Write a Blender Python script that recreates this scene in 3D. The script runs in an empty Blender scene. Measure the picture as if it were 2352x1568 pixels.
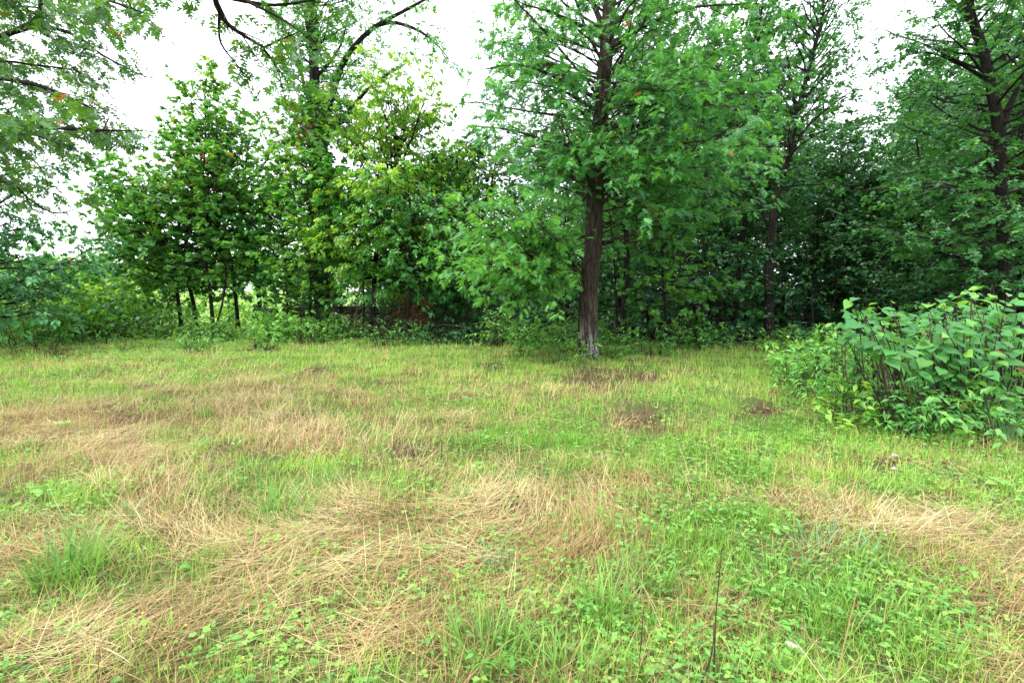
import bpy, math, random
import numpy as np
from mathutils import Vector

S = bpy.context.scene
COL = S.collection
R = math.radians

# ------------------------------------------------------------------ camera, sky, sun, exposure
EYE, PITCH, F = 1.6, 5.8, 1176.0            # F: focal length in the pixels of a 2352 px wide print
cam = bpy.data.cameras.new('camera')
cam.lens = 18.0; cam.sensor_width = 36.0; cam.clip_start = 0.05; cam.clip_end = 1000
co = bpy.data.objects.new('camera', cam); COL.objects.link(co)
co.location = (0, 0, EYE); co.rotation_euler = (R(90 - PITCH), 0, 0)
S.camera = co

SUN_EL, SUN_AZ = 60.0, -115.0                 # azimuth from +Y, towards -X when negative
world = bpy.data.worlds.new('World'); S.world = world; world.use_nodes = True
nt = world.node_tree; nt.nodes.clear()
sky = nt.nodes.new('ShaderNodeTexSky'); sky.sky_type = 'NISHITA'; sky.sun_disc = False
sky.sun_elevation = R(SUN_EL); sky.sun_rotation = R(SUN_AZ); sky.air_density = 1.0; sky.dust_density = 3.0
hs = nt.nodes.new('ShaderNodeHueSaturation'); hs.inputs['Saturation'].default_value = 0.55
tc = nt.nodes.new('ShaderNodeTexCoord')
ns = nt.nodes.new('ShaderNodeTexNoise'); ns.inputs['Scale'].default_value = 2.2; ns.inputs['Detail'].default_value = 5
cr = nt.nodes.new('ShaderNodeValToRGB')
cr.color_ramp.elements[0].position = 0.3; cr.color_ramp.elements[0].color = (8.2, 8.7, 9.6, 1)
cr.color_ramp.elements[1].position = 0.75; cr.color_ramp.elements[1].color = (10.6, 10.8, 11.2, 1)
mx = nt.nodes.new('ShaderNodeMix'); mx.data_type = 'RGBA'; mx.inputs[0].default_value = 0.72
bg = nt.nodes.new('ShaderNodeBackground'); bg.inputs['Strength'].default_value = 0.12
ow = nt.nodes.new('ShaderNodeOutputWorld')
L = nt.links.new
L(sky.outputs[0], hs.inputs['Color']); L(tc.outputs['Generated'], ns.inputs['Vector']); L(ns.outputs['Fac'], cr.inputs[0])
L(hs.outputs[0], mx.inputs[6]); L(cr.outputs[0], mx.inputs[7]); L(mx.outputs[2], bg.inputs[0]); L(bg.outputs[0], ow.inputs[0])

sd = bpy.data.lights.new('sun', 'SUN'); sd.energy = 1.3; sd.angle = R(25); sd.color = (1.0, 0.95, 0.86)
so = bpy.data.objects.new('sun', sd); COL.objects.link(so)
sv = Vector((math.sin(R(SUN_AZ)) * math.cos(R(SUN_EL)), math.cos(R(SUN_AZ)) * math.cos(R(SUN_EL)), math.sin(R(SUN_EL))))
so.rotation_euler = sv.to_track_quat('Z', 'Y').to_euler(); so.location = sv * 60

S.view_settings.view_transform = 'Standard'; S.view_settings.look = 'None'
S.view_settings.gamma = 1.0; S.view_settings.use_curve_mapping = False
S.view_settings.exposure = 1.6
cy = S.cycles
cy.max_bounces = 8; cy.diffuse_bounces = 6; cy.glossy_bounces = 2; cy.transmission_bounces = 5; cy.transparent_max_bounces = 4
cy.use_denoising = True; cy.denoiser = 'OPENIMAGEDENOISE'; cy.denoising_input_passes = 'RGB_ALBEDO_NORMAL'; cy.denoising_prefilter = 'ACCURATE'; cy.use_adaptive_sampling = True; cy.adaptive_threshold = 0.015
cy.caustics_reflective = False; cy.caustics_refractive = False
S.render.film_transparent = False
cy.pixel_filter_type = 'BLACKMAN_HARRIS'; cy.filter_width = 1.5

# ------------------------------------------------------------------ photograph pixels (2352 wide) to places
sp, cp = math.sin(R(PITCH)), math.cos(R(PITCH))
def ray(px, py):
    u, v = (px - 1176.0) / F, -(py - 784.0) / F
    return np.array([u, cp + v * sp, -sp + v * cp])
def at(px, py, Y):
    d = ray(px, py); return np.array([0, 0, EYE]) + d * (Y / d[1])
def gnd(px, py):
    d = ray(px, py); t = EYE / max(1e-3, -d[2]); return np.array([d[0] * t, d[1] * t, 0.0])
def project(x, y, z):
    dx, dy, dz = x, y, z - EYE
    w = np.maximum(dy * cp - dz * sp, 1e-3); v = dy * sp + dz * cp
    return 1176.0 + F * dx / w, 784.0 - F * v / w

def vnoise(x, y, seed=0):
    x = np.asarray(x, float); y = np.asarray(y, float)
    xi, yi = np.floor(x).astype(np.int64), np.floor(y).astype(np.int64)
    fx, fy = x - xi, y - yi
    fx = fx * fx * (3 - 2 * fx); fy = fy * fy * (3 - 2 * fy)
    def h(a, b):
        n = (a * 374761393 + b * 668265263 + seed * 1442695041) & 0x7fffffff
        n = ((n ^ (n >> 13)) * 1274126177) & 0x7fffffff
        return ((n ^ (n >> 16)) & 0xffff) / 65535.0
    return (h(xi, yi) * (1 - fx) + h(xi + 1, yi) * fx) * (1 - fy) + (h(xi, yi + 1) * (1 - fx) + h(xi + 1, yi + 1) * fx) * fy
def fbm(x, y, seed=0, o=3):
    s, a, t = 0, 1.0, 0
    for k in range(o):
        s = s + a * vnoise(x * 2 ** k + 17.3 * k, y * 2 ** k - 9.1 * k, seed + k); t += a; a *= 0.5
    return s / t
def sstep(a, b, x):
    t = np.clip((x - a) / (b - a), 0, 1); return t * t * (3 - 2 * t)

def height(x, y):
    x = np.asarray(x, float); y = np.asarray(y, float)
    near = 1 - sstep(16, 24, y)
    h = (fbm(x * 0.55, y * 0.55, 3) - 0.5) * 0.16 * near + (fbm(x * 2.1, y * 2.1, 8, 2) - 0.5) * 0.12 * near
    edge = 14.6 + 3.2 * (1 - sstep(-6.5, -2.0, x)) + 4 * (1 - sstep(-14, -8, x))
    drop = sstep(0, 9, y - edge) * (0.3 + 1.9 * sstep(-4, 3, x))
    back = -0.35 * sstep(24, 70, y) * (1 - sstep(-4, 3, x))
    return h - drop * (1 - 0.7 * (1 - sstep(-10, -4, x))) + back

# ------------------------------------------------------------------ materials
def mat(name):
    m = bpy.data.materials.new(name); m.use_nodes = True; t = m.node_tree; t.nodes.clear()
    o = t.nodes.new('ShaderNodeOutputMaterial'); return m, t, o
def ramp(t, src, stops):
    r = t.nodes.new('ShaderNodeValToRGB'); e = r.color_ramp.elements
    while len(e) < len(stops): e.new(0.5)
    for i, (p, c) in enumerate(stops): e[i].position = p; e[i].color = (*c, 1)
    t.links.new(src, r.inputs[0]); return r.outputs[0]
def leaf_mat(name, c0, c1, c2, alt=(0.35, 0.12, 0.03), trans=0.4, tcol=1.5, rough=0.42, spec=0.5):
    """tint.x: each leaf's own shade; tint.y: 1 for a reddened or yellowed leaf"""
    m, t, o = mat(name)
    a = t.nodes.new('ShaderNodeAttribute'); a.attribute_name = 'tint'
    s = t.nodes.new('ShaderNodeSeparateXYZ'); t.links.new(a.outputs['Vector'], s.inputs[0])
    oi = t.nodes.new('ShaderNodeObjectInfo')
    col = ramp(t, s.outputs[0], [(0.0, c0), (0.5, c1), (1.0, c2)])
    mixn = t.nodes.new('ShaderNodeMix'); mixn.data_type = 'RGBA'; mixn.inputs[7].default_value = (*alt, 1)
    t.links.new(s.outputs[1], mixn.inputs[0]); t.links.new(col, mixn.inputs[6])
    hsv = t.nodes.new('ShaderNodeHueSaturation')
    mr = t.nodes.new('ShaderNodeMapRange'); mr.inputs[3].default_value = 0.485; mr.inputs[4].default_value = 0.512
    t.links.new(oi.outputs['Random'], mr.inputs[0]); t.links.new(mr.outputs[0], hsv.inputs['Hue'])
    t.links.new(mixn.outputs[2], hsv.inputs['Color'])
    p = t.nodes.new('ShaderNodeBsdfPrincipled'); p.inputs['Roughness'].default_value = rough
    p.inputs['Specular IOR Level'].default_value = spec
    t.links.new(hsv.outputs[0], p.inputs['Base Color'])
    g = t.nodes.new('ShaderNodeMix'); g.data_type = 'RGBA'; g.blend_type = 'MULTIPLY'; g.inputs[0].default_value = 1
    g.inputs[7].default_value = (tcol * 1.25, tcol * 1.05, tcol * 0.45, 1); g.clamp_result = False
    t.links.new(hsv.outputs[0], g.inputs[6])
    tr = t.nodes.new('ShaderNodeBsdfTranslucent'); t.links.new(g.outputs[2], tr.inputs[0])
    mx = t.nodes.new('ShaderNodeMixShader'); mx.inputs[0].default_value = trans
    t.links.new(p.outputs[0], mx.inputs[1]); t.links.new(tr.outputs[0], mx.inputs[2]); t.links.new(mx.outputs[0], o.inputs[0])
    return m
def bark_mat(name, dark, light, lichen=None, scale=9.0, lichen_pos=0.62, base_pale=False):
    m, t, o = mat(name)
    tc = t.nodes.new('ShaderNodeTexCoord'); mp = t.nodes.new('ShaderNodeMapping'); mp.inputs['Scale'].default_value = (scale, scale, scale * 0.14)
    t.links.new(tc.outputs['Object'], mp.inputs[0])
    n = t.nodes.new('ShaderNodeTexNoise'); n.inputs['Scale'].default_value = 2.0; n.inputs['Detail'].default_value = 8; n.inputs['Roughness'].default_value = 0.65
    t.links.new(mp.outputs[0], n.inputs['Vector'])
    v = t.nodes.new('ShaderNodeTexVoronoi'); v.feature = 'DISTANCE_TO_EDGE'; v.inputs['Scale'].default_value = 1.6
    t.links.new(mp.outputs[0], v.inputs['Vector'])
    col = ramp(t, n.outputs[0], [(0.3, dark), (0.72, light)])
    vr = ramp(t, v.outputs[0], [(0.0, (0.25, 0.25, 0.25)), (0.18, (1, 1, 1))])
    mul = t.nodes.new('ShaderNodeMix'); mul.data_type = 'RGBA'; mul.blend_type = 'MULTIPLY'; mul.inputs[0].default_value = 0.8
    t.links.new(col, mul.inputs[6]); t.links.new(vr, mul.inputs[7]); out = mul.outputs[2]
    if lichen:
        n2 = t.nodes.new('ShaderNodeTexNoise'); n2.inputs['Scale'].default_value = 5.5; n2.inputs['Detail'].default_value = 4
        t.links.new(tc.outputs['Object'], n2.inputs['Vector'])
        f = ramp(t, n2.outputs[0], [(lichen_pos, (0, 0, 0)), (lichen_pos + 0.06, (1, 1, 1))])
        lm = t.nodes.new('ShaderNodeMix'); lm.data_type = 'RGBA'; lm.inputs[7].default_value = (*lichen, 1)
        t.links.new(f, lm.inputs[0]); t.links.new(out, lm.inputs[6]); out = lm.outputs[2]
    if base_pale:                                 # weathered pale bark flakes over the lowest half metre
        sx = t.nodes.new('ShaderNodeSeparateXYZ'); t.links.new(tc.outputs['Object'], sx.inputs[0])
        mr = t.nodes.new('ShaderNodeMapRange'); mr.inputs[1].default_value = 1.0; mr.inputs[2].default_value = 0.3
        t.links.new(sx.outputs[2], mr.inputs[0])
        f2 = ramp(t, n.outputs[0], [(0.46, (0, 0, 0)), (0.58, (1, 1, 1))])
        mm = t.nodes.new('ShaderNodeMath'); mm.operation = 'MULTIPLY'
        t.links.new(mr.outputs[0], mm.inputs[0]); t.links.new(f2, mm.inputs[1])
        lm = t.nodes.new('ShaderNodeMix'); lm.data_type = 'RGBA'; lm.inputs[7].default_value = (0.34, 0.32, 0.3, 1)
        t.links.new(mm.outputs[0], lm.inputs[0]); t.links.new(out, lm.inputs[6]); out = lm.outputs[2]
    p = t.nodes.new('ShaderNodeBsdfPrincipled'); p.inputs['Roughness'].default_value = 0.92; p.inputs['Specular IOR Level'].default_value = 0.2
    b = t.nodes.new('ShaderNodeBump'); b.inputs['Strength'].default_value = 0.9; b.inputs['Distance'].default_value = 0.03
    ad = t.nodes.new('ShaderNodeMath'); ad.operation = 'ADD'
    t.links.new(n.outputs[0], ad.inputs[0]); t.links.new(v.outputs[0], ad.inputs[1]); t.links.new(ad.outputs[0], b.inputs['Height'])
    t.links.new(out, p.inputs['Base Color']); t.links.new(b.outputs[0], p.inputs['Normal']); t.links.new(p.outputs[0], o.inputs[0])
    return m
def tint_mat(name, stops, rough=0.75, trans=0.0, spec=0.2):
    m, t, o = mat(name)
    a = t.nodes.new('ShaderNodeAttribute'); a.attribute_name = 'tint'
    s = t.nodes.new('ShaderNodeSeparateXYZ'); t.links.new(a.outputs['Vector'], s.inputs[0])
    col = ramp(t, s.outputs[0], stops)
    p = t.nodes.new('ShaderNodeBsdfPrincipled'); p.inputs['Roughness'].default_value = rough; p.inputs['Specular IOR Level'].default_value = spec
    t.links.new(col, p.inputs['Base Color'])
    if trans > 0:
        tr = t.nodes.new('ShaderNodeBsdfTranslucent'); t.links.new(col, tr.inputs[0])
        mx = t.nodes.new('ShaderNodeMixShader'); mx.inputs[0].default_value = trans
        t.links.new(p.outputs[0], mx.inputs[1]); t.links.new(tr.outputs[0], mx.inputs[2]); t.links.new(mx.outputs[0], o.inputs[0])
    else: t.links.new(p.outputs[0], o.inputs[0])
    return m

M = {}
M['oak'] = leaf_mat('oak_leaf', (0.035, 0.155, 0.05), (0.075, 0.27, 0.075), (0.17, 0.42, 0.085))
M['oak_near'] = leaf_mat('oak_leaf_light', (0.03, 0.12, 0.03), (0.06, 0.19, 0.035), (0.12, 0.28, 0.05), trans=0.36, tcol=1.3)
M['maple'] = leaf_mat('maple_leaf', (0.04, 0.165, 0.04), (0.085, 0.29, 0.055), (0.20, 0.45, 0.07), alt=(0.5, 0.2, 0.07), trans=0.42)
M['lime'] = leaf_mat('hickory_leaf', (0.07, 0.24, 0.03), (0.15, 0.38, 0.05), (0.30, 0.55, 0.08), trans=0.46, tcol=1.5)
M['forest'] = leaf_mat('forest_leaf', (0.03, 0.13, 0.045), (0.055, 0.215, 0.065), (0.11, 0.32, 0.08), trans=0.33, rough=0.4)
M['under'] = leaf_mat('understory_leaf_shaded', (0.02, 0.09, 0.035), (0.042, 0.165, 0.055), (0.085, 0.26, 0.075), trans=0.3, rough=0.45)  # darker forest leaf: shade of the lower wood put into its colour
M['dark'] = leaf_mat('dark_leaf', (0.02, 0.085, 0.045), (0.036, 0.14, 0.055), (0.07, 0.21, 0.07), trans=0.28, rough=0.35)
M['bush'] = leaf_mat('bush_leaf', (0.05, 0.19, 0.045), (0.11, 0.33, 0.065), (0.22, 0.48, 0.085), alt=(0.3, 0.1, 0.04), trans=0.4)
M['big'] = leaf_mat('mulberry_leaf', (0.04, 0.16, 0.05), (0.09, 0.29, 0.07), (0.24, 0.5, 0.08), alt=(0.32, 0.13, 0.07), trans=0.36, rough=0.55, spec=.35)
M['weed'] = leaf_mat('weed_leaf', (0.07, 0.24, 0.05), (0.14, 0.38, 0.07), (0.26, 0.54, 0.09), trans=0.35)
M['ivy'] = leaf_mat('ivy_leaf', (0.02, 0.09, 0.04), (0.04, 0.15, 0.055), (0.08, 0.22, 0.07), trans=0.25, rough=0.35)
M['dead'] = tint_mat('dead_leaf', [(0, (0.05, 0.02, 0.012)), (0.5, (0.14, 0.05, 0.025)), (1, (0.26, 0.12, 0.06))], trans=0.2)
M['bark'] = bark_mat('oak_bark', (0.02, 0.015, 0.012), (0.11, 0.082, 0.062), scale=8, base_pale=True)
M['bark_dark'] = bark_mat('dark_bark', (0.010, 0.008, 0.007), (0.038, 0.030, 0.025), scale=10)
M['bark_lichen'] = bark_mat('lichen_bark', (0.010, 0.009, 0.008), (0.04, 0.033, 0.028), lichen=(0.3, 0.34, 0.28), scale=10, lichen_pos=0.66)
M['bark_log'] = bark_mat('log_bark', (0.04, 0.034, 0.03), (0.2, 0.165, 0.14), scale=7)
M['twig'] = tint_mat('twig_bark', [(0, (0.015, 0.011, 0.009)), (1, (0.045, 0.033, 0.026))], rough=0.9)
M['stem'] = tint_mat('dark_stem', [(0, (0.02, 0.014, 0.012)), (1, (0.09, 0.06, 0.05))], rough=0.85)
M['stem_green'] = tint_mat('green_stem', [(0, (0.05, 0.12, 0.03)), (1, (0.14, 0.24, 0.06))], rough=0.7)
M['grass'] = tint_mat('green_grass', [(0, (0.11, 0.29, 0.035)), (0.4, (0.24, 0.48, 0.06)), (0.75, (0.42, 0.60, 0.11)), (1, (0.58, 0.60, 0.2))], rough=0.55, trans=0.35)
M['blade'] = tint_mat('broad_grass', [(0, (0.08, 0.22, 0.035)), (1, (0.26, 0.48, 0.08))], rough=0.45, trans=0.4, spec=0.4)
M['bluegrass'] = tint_mat('bluish_grass', [(0, (0.12, 0.28, 0.12)), (1, (0.24, 0.42, 0.2))], rough=0.5, trans=0.3)
M['straw'] = tint_mat('dry_straw', [(0, (0.17, 0.09, 0.04)), (0.3, (0.33, 0.22, 0.095)), (0.65, (0.50, 0.39, 0.18)), (1, (0.72, 0.65, 0.37))], rough=0.6, trans=0.15, spec=0.3)
M['rust'] = tint_mat('rusty_stubble', [(0, (0.18, 0.10, 0.045)), (0.5, (0.36, 0.24, 0.11)), (1, (0.56, 0.46, 0.2))], rough=0.7, trans=0.2)
M['clover'] = leaf_mat('clover_leaf', (0.07, 0.22, 0.05), (0.14, 0.35, 0.07), (0.26, 0.5, 0.10), trans=0.3, rough=0.6, spec=0.3)
M['petal'] = tint_mat('yellow_petal', [(0, (0.7, 0.5, 0.02)), (1, (0.85, 0.7, 0.05))])

# ------------------------------------------------------------------ mesh assembly
class MB:
    def __init__(s): s.v, s.t, s.m, s.a, s.n = [], [], [], [], 0
    def add(s, v, t, mi=0, tint=None):
        v = np.asarray(v, float).reshape(-1, 3); t = np.asarray(t, np.int64).reshape(-1, 3)
        s.v.append(v); s.t.append(t + s.n); s.m.append(np.full(len(t), mi, np.int32))
        if tint is None: tint = np.tile([0.5, 0, 0], (len(v), 1))
        s.a.append(np.asarray(tint, float).reshape(-1, 3)); s.n += len(v)
    def mesh(s, name, mats, smooth=False):
        v, t, mi, a = np.concatenate(s.v), np.concatenate(s.t), np.concatenate(s.m), np.concatenate(s.a)
        me = bpy.data.meshes.new(name)
        me.vertices.add(len(v)); me.vertices.foreach_set('co', v.astype(np.float32).ravel())
        me.loops.add(len(t) * 3); me.loops.foreach_set('vertex_index', t.astype(np.int32).ravel())
        me.polygons.add(len(t)); me.polygons.foreach_set('loop_start', np.arange(0, len(t) * 3, 3, dtype=np.int32))
        me.polygons.foreach_set('material_index', mi)
        me.polygons.foreach_set('use_smooth', np.full(len(t), smooth, bool))
        at_ = me.attributes.new('tint', 'FLOAT_VECTOR', 'POINT'); at_.data.foreach_set('vector', a.astype(np.float32).ravel())
        for m in mats: me.materials.append(M[m] if isinstance(m, str) else m)
        me.update(calc_edges=True); me.validate()
        TRIS[0] += len(t)
        return me
    def build(s, name, mats, parent=None, smooth=False):
        return link(name, s.mesh(name, mats, smooth), parent)
TRIS = [0]
def link(name, me, parent=None):
    o = bpy.data.objects.new(name, me); COL.objects.link(o)
    if parent is not None: o.parent = parent
    return o
def thing(name, label, cat, loc, rz=0.0, group=None, scale=1.0):
    o = bpy.data.objects.new(name, None); COL.objects.link(o); o.empty_display_size = 0.2
    o.location = [float(c) for c in loc]; o.rotation_euler = (0, 0, rz); o.scale = (scale,) * 3
    o['label'] = label; o['category'] = cat
    if group: o['group'] = group
    return o
def tag(o, label, cat=None, group=None, kind=None):
    if label: o['label'] = label
    if cat: o['category'] = cat
    if group: o['group'] = group
    if kind: o['kind'] = kind
    return o

def nrm(a):
    a = np.asarray(a, float); return a / np.maximum(np.linalg.norm(a, axis=-1, keepdims=True), 1e-9)
# leaf shapes: x sideways, y along the leaf, z its face
def fan(pts, c):
    v = np.array([c] + list(pts), float); n = len(pts)
    return v, np.array([[0, i + 1, (i + 1) % n + 1] for i in range(n)])
def sp_oak():
    v = [(0, 0, 0), (0, .3, .015), (0, .55, .02), (0, .78, 0), (0, 1.02, -.08)]
    t = []
    for sx in (-1, 1):
        for a, b, x, y in ((0, 1, .26, .36), (1, 2, .38, .62), (2, 3, .27, .86)):
            v.append((sx * x, y, .07)); k = len(v) - 1; t.append((a, b, k) if sx < 0 else (b, a, k))
    v += [(-.09, .84, 0), (.09, .84, 0)]
    t += [(3, 4, len(v) - 2), (4, 3, len(v) - 1)]
    return np.array(v, float), np.array(t)
def sp_oak_lo():
    return np.array([(0, 0, 0), (-.36, .5, .06), (0, .45, 0), (.36, .5, .06), (-.2, .85, .03), (.2, .85, .03), (0, 1, -.06)], float), \
        np.array([(0, 2, 1), (0, 3, 2), (2, 6, 4), (2, 5, 6)])
def sp_maple():
    o = [(0, 0, 0), (-.42, .12, .03), (-.28, .36, .03), (-.55, .62, -.02), (-.2, .62, .02), (0, 1.0, -.08), (.2, .62, .02), (.55, .62, -.02), (.28, .36, .03), (.42, .12, .03)]
    return fan(o, (0, .35, .0))
def sp_maple_lo():
    return fan([(0, 0, 0), (-.5, .4, .04), (-.18, .6, .02), (0, 1, -.08), (.18, .6, .02), (.5, .4, .04)], (0, .35, 0))[0], \
        np.array([(0, 1, 2), (0, 2, 4), (0, 4, 6), (0, 6, 1)])
def sp_oval(w=.24, droop=.12):
    return np.array([(0, 0, 0), (-w, .4, .05), (0, .45, 0), (w, .4, .05), (0, 1, -droop)], float), np.array([(0, 2, 1), (0, 3, 2), (1, 2, 4), (2, 3, 4)])
def sp_quad(w=.34):
    return np.array([(0, 0, 0), (-w, .5, .06), (w, .5, .06), (0, 1, -.08)], float), np.array([(0, 3, 1), (0, 2, 3)])
def sp_heart(seed=0):
    r = random.Random(seed); half = [(.0, .06), (.2, -.02), (.38, .1), (.45, .3), (.41, .5), (.28, .72), (.11, .92)]
    v, t = [], []
    sp_ = [(0, .02), (0, .16), (0, .3), (0, .44), (0, .58), (0, .78), (0, .92)]
    for i, (x, y) in enumerate(sp_): v.append((0, y, -.16 * y * y))
    tip = len(v); v.append((0, 1.08, -.22))
    for sx in (-1, 1):
        ids = []
        for i, (x, y) in enumerate(half):
            j = 1 + r.uniform(-.05, .05)
            ids.append(len(v)); v.append((sx * x * j, y, .12 * x - .16 * y * y + r.uniform(-.012, .012)))
        for i in range(6):
            a, b, c, d = i, i + 1, ids[i], ids[i + 1]
            t += ([(a, b, c), (b, d, c)] if sx < 0 else [(b, a, c), (d, b, c)])
        t.append((6, tip, ids[6]) if sx < 0 else (tip, 6, ids[6]))
    return np.array(v, float), np.array(t)
SHAPES = dict(oak=sp_oak(), oak_lo=sp_oak_lo(), maple=sp_maple(), maple_lo=sp_maple_lo(), oval=sp_oval(), quad=sp_quad(), heart=sp_heart(),
              lance=sp_oval(.13, .2), round=sp_oval(.42, .03), rquad=sp_quad(.44))

def place(mb, shape, pos, fwd, up, size, tint, mi=0):
    v, t = SHAPES[shape]; n, k = len(pos), len(v)
    if n == 0: return
    f = nrm(fwd); u = np.asarray(up, float); u = nrm(u - (u * f).sum(1, keepdims=True) * f); s = np.cross(f, u)
    size = np.broadcast_to(np.asarray(size, float), (n,))[:, None, None]
    V = pos[:, None, :] + size * (v[None, :, 0:1] * s[:, None] + v[None, :, 1:2] * f[:, None] + v[None, :, 2:3] * u[:, None])
    T = t[None] + (np.arange(n) * k)[:, None, None]
    mb.add(V.reshape(-1, 3), T.reshape(-1, 3), mi, np.repeat(tint, k, 0))

def tube(mb, pts, rad, sides=6, mi=0, rough=0.0, rng=None, tintv=None, cap=False, ridge=0):
    pts = np.asarray(pts, float); n = len(pts); rad = np.broadcast_to(rad, (n,))
    d = nrm(np.gradient(pts, axis=0)); ref = np.array([1.0, 0, 0]) if abs(d[0][0]) < 0.8 else np.array([0, 0, 1.0])
    a = nrm(ref - (d @ ref)[:, None] * d); b = np.cross(d, a)
    th = np.linspace(0, 2 * math.pi, sides, endpoint=False)
    rr = np.tile(rad[:, None], (1, sides))
    if ridge:
        rr = rr * (1 + ridge * (vnoise(th[None, :] * 5.2 + 0 * rr, np.arange(n)[:, None] * 0.22 + 0 * rr, 5) - 0.5) + ridge * 0.6 * (vnoise(th[None, :] * 12 + 0 * rr, np.arange(n)[:, None] * 0.5 + 0 * rr, 9) - 0.5))
    elif rough and rng is not None: rr = rr * (1 + rng.uniform(-rough, rough, rr.shape))
    V = pts[:, None] + rr[..., None] * (np.cos(th)[None, :, None] * a[:, None] + np.sin(th)[None, :, None] * b[:, None])
    i = np.arange(n - 1)[:, None] * sides; j = np.arange(sides)[None]; j2 = (j + 1) % sides
    q = np.stack([i + j, i + j2, i + sides + j2, i + sides + j], -1).reshape(-1, 4)
    T = np.concatenate([q[:, [0, 1, 2]], q[:, [0, 2, 3]]])
    V = V.reshape(-1, 3)
    if cap:
        V = np.concatenate([V, pts[:1], pts[-1:]]); c0, c1 = n * sides, n * sides + 1; jj = np.arange(sides); kk = (jj + 1) % sides
        T = np.concatenate([T, np.stack([np.full(sides, c0), kk, jj], 1), np.stack([np.full(sides, c1), (n - 1) * sides + jj, (n - 1) * sides + kk], 1)])
    tv = 0.5 if tintv is None else tintv
    mb.add(V, T, mi, np.tile([tv, 0, 0], (len(V), 1)))
def sticks(mb, p0, p1, r0, r1, mi=0, tv=None):
    n = len(p0)
    if n == 0: return
    d = nrm(p1 - p0); ref = np.where(np.abs(d[:, 2:3]) > 0.9, np.array([[1.0, 0, 0]]), np.array([[0, 0, 1.0]]))
    a = nrm(np.cross(d, ref)); b = np.cross(d, a)
    r0 = np.broadcast_to(r0, (n,))[:, None]; r1 = np.broadcast_to(r1, (n,))[:, None]
    V = []
    for (p, r) in ((p0, r0), (p1, r1)):
        for k in range(3):
            th = 2 * math.pi * k / 3; V.append(p + r * (math.cos(th) * a + math.sin(th) * b))
    V = np.stack(V, 1)
    t = np.array([(0, 1, 4), (0, 4, 3), (1, 2, 5), (1, 5, 4), (2, 0, 3), (2, 3, 5)])
    T = t[None] + (np.arange(n) * 6)[:, None, None]
    tv = np.full(n, 0.5) if tv is None else tv
    tn = np.repeat(np.stack([tv, 0 * tv, 0 * tv], 1), 6, 0)
    mb.add(V.reshape(-1, 3), T.reshape(-1, 3), mi, tn)

def slivers(mb, p0, p1, r, mi=1):
    n = len(p0); d = nrm(p1 - p0); a = nrm(np.cross(d, np.random.default_rng(n).normal(0, 1, (n, 3))))
    V = np.stack([p0 - a * r, p0 + a * r, p1], 1); T = np.arange(n * 3).reshape(-1, 3)
    mb.add(V.reshape(-1, 3), T, mi)
def wander(rng, p0, d0, L_, n=7, wob=0.14, lift=0.0):
    p = [np.array(p0, float)]; d = nrm(np.array(d0, float)); st = L_ / (n - 1)
    for k in range(n - 1):
        d = nrm(d + rng.normal(0, wob, 3) + np.array([0, 0, lift])); p.append(p[-1] + d * st)
    return np.array(p)
def spline(ctrl, n=14):
    """smooth polyline through control points"""
    c = np.asarray(ctrl, float); k = len(c); t = np.linspace(0, k - 1, n); out = []
    for x in t:
        i = min(int(x), k - 2); f = x - i
        p0, p1, p2, p3 = c[max(i - 1, 0)], c[i], c[i + 1], c[min(i + 2, k - 1)]
        out.append(0.5 * ((2 * p1) + (p2 - p0) * f + (2 * p0 - 5 * p1 + 4 * p2 - p3) * f * f + (3 * p1 - p0 - 3 * p2 + p3) * f ** 3))
    return np.array(out)

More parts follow.
